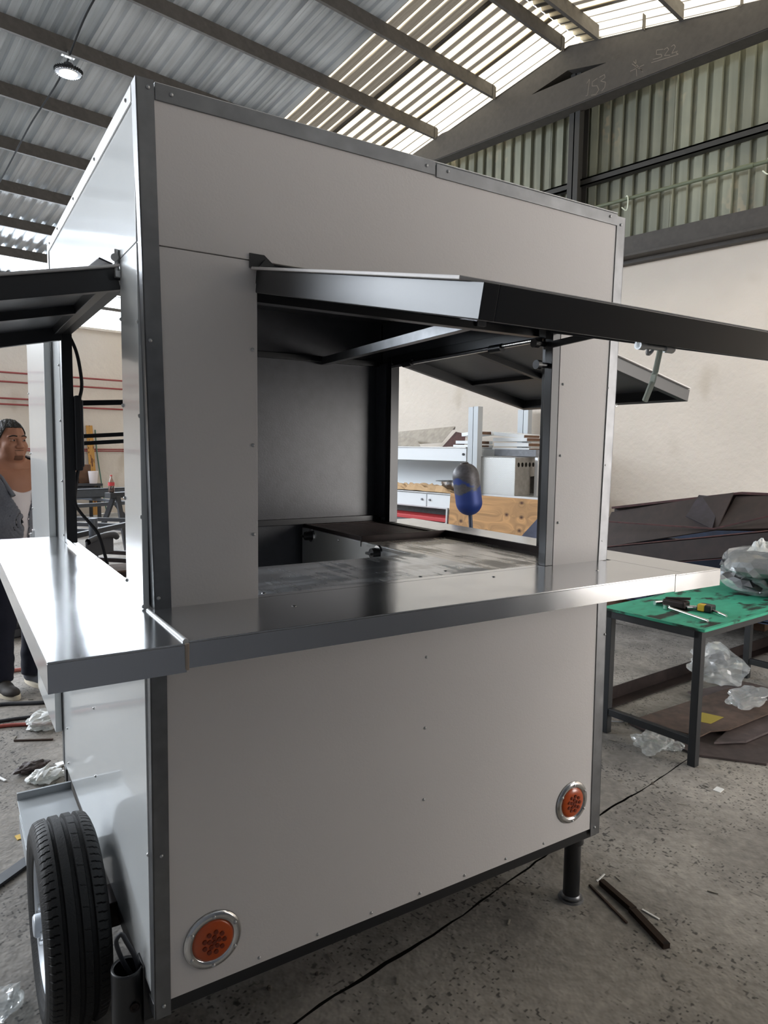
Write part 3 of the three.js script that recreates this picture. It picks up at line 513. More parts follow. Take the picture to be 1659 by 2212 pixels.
  // door swung wide on the back left corner
  const door = P('door', bx(-0.03, 0.445, -2.03, -0.0045, 2.2, -1.418, 0.003), M.whiteSide);
  part('latch', join([bx(-0.038, 1.14, -2.02, -0.03, 1.2, -1.98), bx(-0.046, 1.158, -2.01, -0.034, 1.185, -1.99)]), M.chrome, door);
  for (const [z, y] of [[-2.0, 1.085], [-1.85, 1.08], [-1.68, 1.08], [-1.5, 1.07], [-2.0, 1.82], [-2.0, 1.55], [-1.99, 1.3], [-1.95, 0.62], [-1.6, 0.55]]) { const m = part('rivet', rl, M.lightsteel, door); m.position.set(-0.03, y, z); }
  // electrical box and cable on the black window post
  const eb = P('electric_box', bx(0.038, 1.50, -1.225, 0.062, 1.77, -1.17, 0.006), M.dark);
  part('cover', bx(0.062, 1.515, -1.22, 0.067, 1.755, -1.175, 0.003), M.midgrey, eb);
  P('cable', tube([[0.03, 1.985, -1.2], [0.05, 1.93, -1.19], [0.062, 1.86, -1.185], [0.066, 1.8, -1.19], [0.055, 1.75, -1.19]], 0.006, 30), M.dark);
  P('cable', tube([[0.05, 1.51, -1.2], [0.04, 1.45, -1.2], [0.034, 1.38, -1.19], [0.05, 1.345, -1.17], [0.075, 1.31, -1.15], [0.10, 1.27, -1.13], [0.125, 1.16, -1.11]], 0.006, 40), M.dark);
  // marker lamps
  const marker = (x, y) => {
    const m = new THREE.Group(); m.name = 'marker_lamp'; c.add(m); m.position.set(x, y, 0);
    part('bezel', lathe([[0.05, 0.002], [0.053, 0.008], [0.064, 0.009], [0.071, 0.004], [0.072, 0], [0.05, 0]], 48).rotateX(Math.PI / 2), M.chrome, m);
    const l = part('lens', lathe([[0, 0.013], [0.03, 0.0125], [0.046, 0.009], [0.051, 0.004], [0.051, 0]].reverse(), 48).rotateX(Math.PI / 2), M.amber, m);
    const pts = [[0, 0]]; for (let k = 0; k < 5; k++) pts.push([Math.cos(k * 1.2566 + 0.3) * 0.0125, Math.sin(k * 1.2566 + 0.3) * 0.0125]); for (let k = 0; k < 9; k++) pts.push([Math.cos(k * 0.698) * 0.025, Math.sin(k * 0.698) * 0.025]);
    for (const [a, b] of pts) part('diode', new THREE.CylinderGeometry(0.0056, 0.006, 0.003, 12).rotateX(Math.PI / 2).translate(a, b, 0.0135), M.amberDark, l);
    for (let k = 0; k < 6; k++) { const t = k * 1.047 + 0.5; part('screw', rf, M.lightsteel, m).position.set(Math.cos(t) * 0.061, Math.sin(t) * 0.061, 0.0085); }
  };
  marker(0.141, 0.409); marker(1.374, 0.421);
  // jack legs
  const jack = (x, z) => {
    const j = new THREE.Group(); j.name = 'jack_leg'; c.add(j); j.position.set(x, 0, z);
    part('tube', rod([0, 0.005, 0], [0, 0.29, 0], 0.029, 0.029, 24), M.black, j);
    part('collar', rod([0, 0.215, 0], [0, 0.288, 0], 0.037, 0.037, 24), M.black, j);
    part('foot', join([rod([0, 0, 0], [0, 0.008, 0], 0.045, 0.043, 20), lathe([[0.03, 0.008], [0.038, 0.012], [0.03, 0.022]], 20)]), M.galv, j);
    part('bolt', rod([-0.004, 0.25, 0.03], [0.0, 0.25, 0.045], 0.009), M.galv, j);
  };
  jack(1.474, -0.075); jack(1.45, -1.36);
  const sock = new THREE.Group(); sock.name = 'jack_socket'; c.add(sock); sock.position.set(-0.036, 0, -0.11);
  part('tube', lathe([[0.031, 0.335], [0.037, 0.338], [0.0375, 0.33], [0.0375, 0.012], [0.031, 0.012], [0.031, 0.33]], 28), M.black, sock);
  part('foot', rod([0, 0, 0], [0, 0.012, 0], 0.052, 0.05), M.black, sock);
  part('bracket', bx(0.03, 0.2, -0.03, 0.07, 0.34, 0.03, 0.003), M.black, sock);
  part('pin_hole', lathe([[0.0, 0], [0.006, 0.0], [0.012, 0.003], [0.008, 0.0035], [0.006, 0.001]], 20).rotateX(Math.PI / 2).translate(0.008, 0.255, 0.0372), M.iron, sock);
  part('loop', tube([[0.012, 0.3, -0.01], [-0.012, 0.36, -0.01], [-0.022, 0.41, -0.005], [-0.012, 0.425, 0], [0.0, 0.40, 0.0], [0.02, 0.35, 0.004], [0.03, 0.30, 0.008]], 0.0055, 40, 8), M.dark, sock);
  // wheel: tyre with real grooves and sipes on a pressed steel rim
  const wh = new THREE.Group(); wh.name = 'wheel'; c.add(wh); wh.position.set(-0.122, 0.272, -0.48);
  {
    const prof = [], hw = 0.074, Rt = 0.272;            // [x across, radius, groove kind]
    for (const [x, r] of [[-0.062, 0.172], [-0.07, 0.185], [-0.077, 0.205], [-0.08, 0.222], [-0.079, 0.238], [-0.074, 0.252]]) prof.push([x, r, 0]);
    const N = 46; for (let k = 0; k <= N; k++) {
      const x = -hw + 0.006 + (2 * hw - 0.012) * (k / N), e = Math.abs(x) / hw, r = Rt - 0.012 * Math.pow(e, 4) - (e > 0.9 ? 0.004 * (e - 0.9) * 10 : 0);
      const gr = [-0.032, 0.001, 0.034].some((q) => Math.abs(x - q) < 0.0052);
      prof.push([x, gr ? r - 0.0095 : r, gr ? 0 : Math.abs(x) > 0.046 ? 2 : 1]);
    }
    for (const [x, r] of [[0.074, 0.252], [0.079, 0.238], [0.08, 0.222], [0.077, 0.205], [0.07, 0.185], [0.062, 0.172]]) prof.push([x, r, 0]);
    const S = 720, pos = [], idx = [], uv = [], m = prof.length;
    for (let i = 0; i <= S; i++) {
      const th = (i / S) * Math.PI * 2;
      for (const [x, r0, kind] of prof) {
        let r = r0; const sk = i + (kind === 2 ? Math.round(Math.abs(x) * 60) : Math.round(x * 120));
        if (kind === 2 && sk % 9 === 0) r -= 0.004; if (kind === 1 && sk % 22 === 5 && x > 0.01) r -= 0.0016;
        pos.push(x, Math.sin(th) * r, Math.cos(th) * r); uv.push(x, th * 0.27);
      }
    }
    for (let i = 0; i < S; i++) for (let k = 0; k < m - 1; k++) { const a = i * m + k, b = a + 1, d = a + m, e = d + 1; idx.push(a, d, b, b, d, e); }
    const g = new THREE.BufferGeometry(); g.setAttribute('position', new THREE.Float32BufferAttribute(pos, 3)); g.setAttribute('uv', new THREE.Float32BufferAttribute(uv, 2)); g.setIndex(idx);
    const fl = g.toNonIndexed(); fl.computeVertexNormals();
    { const p = fl.attributes.position, n = fl.attributes.normal; let s = 0; for (let i = 0; i < 300; i++) s += n.getY(i) * p.getY(i) + n.getZ(i) * p.getZ(i); if (s < 0) { for (let i = 0; i < p.count; i += 3) for (const at of [fl.attributes.position, fl.attributes.uv]) for (let q = 0; q < at.itemSize; q++) { const A = (i + 1) * at.itemSize + q, B2 = (i + 2) * at.itemSize + q, t = at.array[A]; at.array[A] = at.array[B2]; at.array[B2] = t; } fl.computeVertexNormals(); } }
    part('tyre', fl, M.rubber, wh);
    const rim = part('rim', lathe([[0.172, -0.062], [0.18, -0.066], [0.172, -0.055], [0.16, -0.04], [0.15, 0.0], [0.158, 0.05], [0.176, 0.066], [0.17, 0.06], [0.14, -0.02], [0.12, -0.052], [0.06, -0.045], [0.05, -0.055], [0.0, -0.055]], 48).rotateZ(Math.PI / 2), M.rim, wh);
    rim.rotation.y = 0; part('hub_cap', lathe([[0.03, 0], [0.03, 0.03], [0.025, 0.035], [0, 0.036]], 24).rotateZ(Math.PI / 2).translate(-0.05, 0, 0), M.rim, wh);
    for (let k = 0; k < 4; k++) part('wheel_nut', new THREE.CylinderGeometry(0.01, 0.01, 0.02, 6).rotateZ(Math.PI / 2).translate(-0.062, Math.cos(k * 1.571) * 0.05, Math.sin(k * 1.571) * 0.05), M.chrome, wh);
    for (let k = 0; k < 8; k++) part('rim_slot', new THREE.CylinderGeometry(0.015, 0.015, 0.006, 16).rotateZ(Math.PI / 2).translate(-0.052, Math.cos(k * 0.785) * 0.092, Math.sin(k * 0.785) * 0.092), M.dark, wh);
  }
  P('axle', join([rod([-0.05, 0.272, -0.48], [1.56, 0.272, -0.48], 0.022), bx(-0.045, 0.225, -0.53, 0.06, 0.30, -0.43, 0.004)]), M.iron);
  const wr = wh.clone(); wr.position.x = W + 0.122; wr.rotation.y = Math.PI; c.add(wr);
  // sheet metal step beside the wheel
  P('step', join([bx(-0.185, 0.276, -1.25, 0.0, 0.279, -0.84), bx(-0.185, 0.276, -1.253, 0.0, 0.305, -1.25), bx(-0.185, 0.302, -1.262, 0.0, 0.305, -1.25), bx(-0.188, 0.215, -1.14, -0.185, 0.279, -0.84), bx(-0.185, 0.2, -0.843, 0.0, 0.279, -0.84)]), M.postgrey);
}
{ // cooking range standing in the cart: griddle, grill and worktop are separate things
  const a = -R(10.804), rng = thing('cooking_range', 'built-in steel griddle range with dark raised rim and black control knobs', 'griddle', toWorld(0, 0, 0), a);
  part('front_sheet', bx(1.035, 0.42, -1.38, 1.05, 1.222, -0.43, 0.002), M.lightsteel, rng);
  part('griddle_plate', bx(1.035, 1.205, -0.80, 1.462, 1.222, -0.035, 0.002), M.griddle, rng);
  part('rim', join([bx(1.452, 1.2, -0.83, 1.464, 1.246, -0.03), bx(1.035, 1.2, -0.842, 1.464, 1.246, -0.83), bx(1.464, 1.225, -1.4, 1.488, 1.234, -0.03)]), M.iron, rng);
  part('body', join([bx(1.05, 0.42, -1.38, 1.06, 1.2, -0.04, 0), bx(1.05, 0.4, -1.39, 1.46, 0.42, -0.04, 0), bx(1.05, 1.1, -1.39, 1.45, 1.11, -0.84, 0)]), M.iron, rng);
  for (const [z, y] of [[-1.276, 1.195], [-0.70, 1.195]]) {
    const k = part('knob', rod([1.035, y, z], [1.0, y, z], 0.022, 0.019, 20), M.knob, rng);
    part('grip', bx(0.985, y - 0.005, z - 0.02, 1.0, y + 0.005, z + 0.02, 0.002), M.knob, k);
    part('bezel', rod([1.035, y, z], [1.027, y, z], 0.03, 0.028, 24), M.chrome, k);
  }
  for (const z of [-1.02, -1.33]) part('screw', new THREE.SphereGeometry(0.006, 8, 6).translate(1.034, 1.205, z), M.chrome, rng);
  const gr = thing('charcoal_grill', 'dark grill of close iron bars behind the griddle', 'grill', toWorld(0, 0, 0), a);
  part('frame', join([bx(1.05, 1.205, -1.39, 1.45, 1.235, -1.375), bx(1.05, 1.205, -0.875, 1.45, 1.235, -0.855), bx(1.045, 1.205, -1.39, 1.06, 1.238, -0.855), bx(1.44, 1.205, -1.39, 1.455, 1.235, -0.855)]), M.iron, gr);
  for (let k = 0; k < 22; k++) part('grill_bar', bar([1.06, 1.226, -1.365 + k * 0.0225], [1.44, 1.226, -1.365 + k * 0.0225], 0.009, 0.009, [0, 1, 0], 0), M.iron, gr);
  const wt = thing('worktop', 'smudged stainless worktop sheet inside the front hatch', 'worktop', toWorld(0, 0, 0), a);
  part('top_sheet', bx(0.03, 1.226, -0.425, 1.033, 1.231, -0.034, 0.001), M.smudged, wt);
  part('apron', bx(0.03, 1.12, -0.425, 1.033, 1.227, -0.42, 0.001), M.steel, wt);
  for (const [x, z] of [[0.3, -0.06], [0.78, -0.06], [0.9, -0.1]]) part('screw', new THREE.SphereGeometry(0.006, 8, 6).scale(1, 0.4, 1).translate(x, 1.231, z), M.chrome, wt);
}

// ---------------------------------------------------------------- right of the cart
{ // green topped work table
  const t = thing('work_table', 'low black steel work table with a stained green laminate top', 'table', [3.48, 0, -1.40], R(-6));
  const g = new THREE.BoxGeometry(1.72, 0.014, 0.6, 18, 1, 8); g.translate(0.85, 0.713, -0.28);
  { const p = g.attributes.position; for (let i = 0; i < p.count; i++) { const x = p.getX(i), z = p.getZ(i); p.setY(i, p.getY(i) + 0.012 * Math.max(0, x - 0.5) * (0.5 - Math.abs(z + 0.28)) * 2 + 0.012 * smooth(-0.4, -0.58, z) * smooth(0.5, 0.9, x)); } g.computeVertexNormals(); }
  part('table_top', metreUV(g), M.green, t);
  part('apron', join([bx(0, 0.665, -0.04, 1.68, 0.705, 0), bx(0, 0.665, -0.56, 1.68, 0.705, -0.52), bx(0, 0.665, -0.56, 0.04, 0.705, 0), bx(1.64, 0.665, -0.56, 1.68, 0.705, 0)]), M.tableBlack, t);
  for (const [x, z] of [[0.0, -0.04], [0.0, -0.56], [1.64, -0.04], [1.64, -0.56]]) part('leg', bx(x, 0, z, x + 0.042, 0.7, z + 0.042, 0.003), M.tableBlack, t);
  part('stretcher', bx(0.004, 0.105, -0.53, 0.038, 0.145, -0.03, 0.003), M.tableBlack, t);
  part('stretcher', bx(1.644, 0.105, -0.53, 1.678, 0.145, -0.03, 0.003), M.tableBlack, t);
  const y = 0.722;
  const w = thing('ratchet_bar', 'long chrome ratchet bar lying at the front of the green table', 'tool', [3.752, y, -1.70]);
  part('shaft', rod([0, 0.012, 0], [-0.13, 0.009, 0.27], 0.008), M.chrome, w); part('ratchet_head', rod([0.004, 0.002, -0.008], [0.004, 0.024, -0.008], 0.02), M.chrome, w);
  single('socket', 'small chrome socket lying near the left edge of the green table', 'tool', join([rod([0, 0.012, 0], [0.05, 0.012, 0.02], 0.012), rod([0.05, 0.011, 0.02], [0.075, 0.011, 0.03], 0.01)]), M.chrome, [3.80, y, -1.80]);
  const d = thing('hand_tool', 'dark block-shaped hand tool beside the chrome bar on the green table', 'tool', [3.83, y, -1.70]);
  part('body', bx(-0.03, 0, -0.06, 0.05, 0.045, 0.07, 0.012), M.iron, d); part('lever', bar([0.0, 0.045, -0.05], [0.02, 0.06, 0.08], 0.02, 0.012), M.iron, d);
  const p = thing('clamp_tool', 'yellow and black tool with a chrome jaw on the green table', 'tool', [3.87, y, -1.55]);
  part('jaw', join([rod([-0.04, 0.014, -0.09], [0.0, 0.014, -0.02], 0.011), rod([-0.05, 0.012, -0.075], [0.0, 0.012, -0.03], 0.007)]), M.chrome, p);
  part('body', bx(-0.035, 0, -0.03, 0.035, 0.04, 0.05, 0.008), M.knob, p); part('band', bx(-0.037, 0.003, -0.025, 0.0, 0.042, 0.015, 0.006), M.yellow, p);
  part('shank', rod([0.0, 0.012, 0.05], [-0.06, 0.008, 0.14], 0.007), M.chrome, p);
}
// crumpled sheets: a folded surface of random facets
function crumple(w, d, h, seed, n = 22) {
  const g = new THREE.PlaneGeometry(w, d, n, n).rotateX(-Math.PI / 2), p = g.attributes.position;
  for (let i = 0; i < p.count; i++) {
    const x = p.getX(i), z = p.getZ(i), e = Math.min(1, 4.5 * (0.5 - Math.abs(x / w)) + 0.1) * Math.min(1, 4.5 * (0.5 - Math.abs(z / d)) + 0.1);
    const q = Math.abs(fbm((x / w) * 5 + seed, (z / d) * 5 + seed, seed, 3) - 0.5) * 2, r = fbm((x / w) * 9, (z / d) * 9 + seed, seed + 5, 2);
    p.setXYZ(i, x * (0.9 + 0.25 * fbm(z * 6, seed, seed + 1, 2)), 0.004 + h * e * (0.25 + 0.9 * q + 0.5 * (r - 0.5)), z * (0.85 + 0.3 * fbm(x * 6, seed, seed + 2, 2)));
  }
  const f = g.toNonIndexed(); f.computeVertexNormals(); return f;
}
function ballCrumple(rx, ry, rz, seed, det = 5, amp = 0.5) {
  let g = new THREE.IcosahedronGeometry(1, det); const p = g.attributes.position;
  for (let i = 0; i < p.count; i++) { const x = p.getX(i), y = p.getY(i), z = p.getZ(i), n = 0.75 + amp * (Math.abs(fbm(x * 1.7 + seed + z, y * 1.7 + 9 + z * 0.7, seed, 2) - 0.5) * 2.2); p.setXYZ(i, x * rx * n, Math.max(y * ry * n + ry * 0.8, 0.002), z * rz * n); }
  g = strip(g); g.computeVertexNormals(); return g;
}
{
  const b = thing('wrapped_bundle', 'dark bundle wrapped in crumpled clear plastic at the back of the green table', 'bundle', [4.66, 0.737, -1.50], R(10));
  part('core', ballCrumple(0.30, 0.145, 0.26, 3, 4, 0.5), M.knob, b); part('wrapping', ballCrumple(0.33, 0.165, 0.29, 8, 6, 0.55), M.film, b);
  part('loose_corner', crumple(0.2, 0.16, 0.1, 4, 12).translate(-0.02, 0.25, -0.02), M.bag, b);
  single('steel_rod', 'short dark rod poking out along the back of the green table', 'rod', rod([4.45, 0.75, -1.36], [4.80, 0.76, -1.22], 0.016), M.dark);
  // scrap on the floor round the table
  single('steel_angle', 'long rusty steel angle on the floor behind the green table', 'steel profile', join([bar([3.9, 0.012, -2.13], [6.6, 0.012, -1.84], 0.09, 0.008), bar([3.9, 0.05, -2.17], [6.6, 0.05, -1.88], 0.008, 0.09)]), M.iron);
  single('steel_plate', 'large dark steel plate lowest in the scrap on the floor under the table', 'steel plate', plate([[3.615, 0.014, -1.45], [3.78, 0.014, -1.16], [5.0, 0.014, -1.02], [5.05, 0.014, -1.7], [3.75, 0.014, -1.9]], 0.01), M.sheetGrey);
  single('steel_plate', 'grey steel offcut sticking out from under the brown board', 'steel plate', plate([[3.80, 0.034, -1.43], [3.95, 0.034, -1.32], [4.95, 0.034, -1.17], [4.9, 0.034, -1.5]], 0.012), M.sheetGrey);
  single('steel_plate', 'thin grey steel sheet behind the brown board under the table', 'steel plate', plate([[4.3, 0.028, -1.66], [4.98, 0.028, -1.48], [5.0, 0.028, -1.72], [4.5, 0.028, -1.88]], 0.008), M.sheetGrey);
  const cb = thing('cardboard_sheet', 'worn brown board with a yellow patch on the floor under the table', 'board', [0, 0, 0]);
  part('board', plate([[3.72, 0.05, -1.86], [3.78, 0.05, -1.50], [3.9, 0.05, -1.49], [4.0, 0.05, -1.43], [4.62, 0.05, -1.34], [4.72, 0.05, -1.70]], 0.008), M.cardboard, cb);
  part('yellow_patch', plate([[3.97, 0.0515, -1.64], [4.0, 0.0515, -1.53], [4.16, 0.0515, -1.52], [4.14, 0.0515, -1.635]], 0.0012), mat({ color: 0x8d7d2c, roughness: 0.9 }), cb);
  const bags = [['crumpled clear plastic bag heaped upright behind the table leg', [4.86, 0.03, -1.86], 0.17, 0.13, 0.17, 21], ['clear plastic bag lying flat beside the brown board', [4.52, 0.06, -1.52], 0.2, 0.035, 0.09, 22], ['clear plastic scrap on the floor in front of the table stretcher', [3.55, 0.0, -1.66], 0.12, 0.04, 0.09, 23], ['small white plastic scrap by the front table leg', [3.63, 0, -1.56], 0.05, 0.022, 0.04, 24]];
  for (const [l, p, a, h, d, s] of bags) single('plastic_bag', l, 'plastic bag', ballCrumple(a, h, d, s, 5, 0.8), M.film, p);
  // reel and castings behind the near table leg
  const rl = thing('cable_reel', 'dark metal reel and housing piled by the left table leg', 'reel', [3.63, 0, -2.2], R(25));
  part('drum', lathe([[0.06, -0.05], [0.16, -0.05], [0.16, -0.04], [0.1, -0.035], [0.1, 0.035], [0.16, 0.04], [0.16, 0.05], [0.06, 0.05]], 32).rotateX(Math.PI / 2).rotateY(0.6).translate(0.0, 0.16, 0), M.iron, rl);
  part('housing', bx(-0.18, 0, -0.06, -0.03, 0.10, 0.10, 0.02), M.iron, rl); part('bracket', join([bar([-0.16, 0.10, 0], [-0.05, 0.24, 0.02], 0.03, 0.012), bar([-0.12, 0.1, 0.05], [-0.08, 0.2, 0.05], 0.02, 0.02)]), M.lightsteel, rl);
  part('wire_loop', tube([[0.0, 0.1, 0.1], [0.08, 0.04, 0.2], [0.1, 0.01, 0.27], [0.0, 0.008, 0.3], [-0.06, 0.02, 0.22]], 0.004, 40, 6), M.midgrey, rl);
  // long folded steel parts lying on the blue skip
  const tr = thing('steel_trough', 'long rusty folded steel trough lying beyond the green table', 'steel trough', [0, 0, 0]), X = 5.7;
  part('back_plate', plate([[X + 0.35, 0.86, -3.3], [X + 0.35, 1.0, -1.5], [X + 0.35, 1.27, -1.5], [X + 0.35, 1.262, -2.16], [X + 0.35, 1.06, -3.3]], 0.01), M.rustyDark, tr);
  part('front_plate', plate([[X, 0.70, -3.3], [X, 0.98, -2.22], [X + 0.3, 1.235, -2.2], [X + 0.3, 1.02, -3.3]], 0.01), M.rustyDark, tr);
  part('front_plate', plate([[X, 0.98, -2.22], [X, 1.07, -1.5], [X + 0.3, 1.24, -1.5], [X + 0.3, 1.235, -2.2]], 0.01), M.rustyDark, tr);
  part('edge_strip', join([bar([X + 0.32, 1.06, -3.3], [X + 0.32, 1.262, -2.17], 0.05, 0.02), bar([X + 0.32, 1.262, -2.17], [X + 0.32, 1.27, -1.5], 0.05, 0.02), bar([X - 0.02, 0.96, -3.3], [X - 0.02, 0.985, -2.24], 0.02, 0.012), bar([X - 0.02, 0.985, -2.24], [X - 0.02, 1.2, -1.6], 0.02, 0.012)]), M.rusty, tr);
  part('gusset', plate([[X - 0.02, 0.985, -2.25], [X + 0.3, 1.22, -2.32], [X + 0.3, 1.22, -2.5], [X + 0.06, 1.06, -2.5]], 0.006), M.slate, tr);
  const cb2 = thing('channel_beam', 'heavy dark steel channel beam lying in front of the rusty trough', 'steel beam', [0, 0, 0]);
  part('web', plate([[5.5, 0.52, -3.35], [5.5, 0.93, -1.4], [5.5, 1.10, -1.4], [5.5, 0.70, -3.35]], 0.012), M.rustyDark, cb2);
  part('flange', join([bar([5.55, 0.70, -3.35], [5.55, 1.10, -1.4], 0.1, 0.012, [0, 1, 0], 0), bar([5.55, 0.52, -3.35], [5.55, 0.93, -1.4], 0.1, 0.012, [0, 1, 0], 0)]), M.rusty, cb2);
  const sk = thing('skip', 'large dark blue steel skip under the rusty beams', 'skip', [0, 0, 0]);
  part('side', plate([[5.95, 0.24, -3.75], [5.95, 0.24, -0.8], [5.95, 0.84, -0.6], [5.95, 0.84, -3.95]], 0.02), M.blue, sk);
  part('side', plate([[7.25, 0.84, -3.95], [7.25, 0.84, -0.6], [7.25, 0.24, -0.8], [7.25, 0.24, -3.75]], 0.02), M.blue, sk);
  part('end', plate([[5.95, 0.84, -3.95], [7.25, 0.84, -3.95], [7.25, 0.24, -3.75], [5.95, 0.24, -3.75]], 0.02), M.blue, sk);
  part('end', plate([[5.95, 0.24, -0.8], [7.25, 0.24, -0.8], [7.25, 0.84, -0.6], [5.95, 0.84, -0.6]], 0.02), M.blue, sk);
  part('bottom', bx(5.95, 0.23, -3.75, 7.25, 0.25, -0.8, 0), M.blue, sk);
  part('rib', join([bar([5.92, 0.26, -2.9], [5.92, 0.82, -2.9], 0.06, 0.05), bar([5.92, 0.26, -2.1], [5.92, 0.82, -2.1], 0.06, 0.05), bar([5.92, 0.82, -3.93], [5.92, 0.82, -0.62], 0.06, 0.05)]), M.blue, sk);
  for (const [x, z, l] of [[6.75, -2.22, 'brown wooden block propping the blue skip, seen past the table corner'], [6.4, -3.4, 'brown wooden block propping the blue skip beside the cart']]) single('wood_block', l, 'block', bx(x - 0.1, 0, z - 0.09, x + 0.1, 0.23, z + 0.09, 0.006), M.woodBrown, [0, 0, 0], 0);
  single('rubble_block', 'small pale concrete block on the floor under the blue skip', 'block', bx(6.2, 0, -3.05, 6.45, 0.12, -2.85, 0.02), M.midgrey);
  const hp = thing('blue_hopper', 'scratched blue steel hopper corner showing over the right cart counter', 'hopper', [3.1, 0, -2.131]);
  part('front', plate([[0, 0.84, -0.02], [0, 0.84, 0.14], [0, 1.09, 0.17], [0, 1.155, 0.065], [0, 1.229, -0.002], [0, 1.142, -0.085], [0, 1.0, -0.2]], 0.006), M.blueGrey, hp);
  part('side', plate([[0, 1.229, -0.002], [0, 1.155, 0.065], [0, 1.09, 0.17], [0.2, 1.10, 0.17], [0.21, 1.235, 0.06]], 0.006), M.dark, hp);
  part('stand', join([bar([0.03, 0, 0.0], [0.03, 0.86, 0.0], 0.04), bar([0.03, 0, 0.12], [0.03, 0.86, 0.12], 0.04), bar([0.17, 0, 0.1], [0.17, 1.1, 0.12], 0.04)]), M.blue, hp);
  // capsule tank on a rod
  const tk = thing('capsule_tank', 'dark capsule-shaped steel tank with worn blue paint on a thin rod', 'tank', [3.68, 0, -2.96]);
  const cap = new THREE.CapsuleGeometry(0.089, 0.175, 10, 32), up = cap.attributes.position, uvc = cap.attributes.uv;
  for (let i = 0; i < up.count; i++) uvc.setXY(i, Math.atan2(up.getZ(i), up.getX(i)) / 6.283 + 0.5, (up.getY(i) + 0.2) / 0.4);
  part('shell', strip(cap), mat({ color: 0xffffff, map: T.scuff, roughness: 0.5, metalness: 0.3 }), tk).position.set(-0.09, 1.325, -0.07);
  tk.children[0].rotation.set(-0.1, 0, 0.11);
  part('rod', rod([0, 0.02, 0], [-0.075, 1.18, -0.055], 0.014), M.blue, tk); part('base', rod([0, 0, 0], [0, 0.02, 0], 0.14, 0.14, 28), M.iron, tk);
  part('filler_cap', rod([-0.107, 1.494, -0.087], [-0.108, 1.502, -0.088], 0.03, 0.026), M.iron, tk);
}
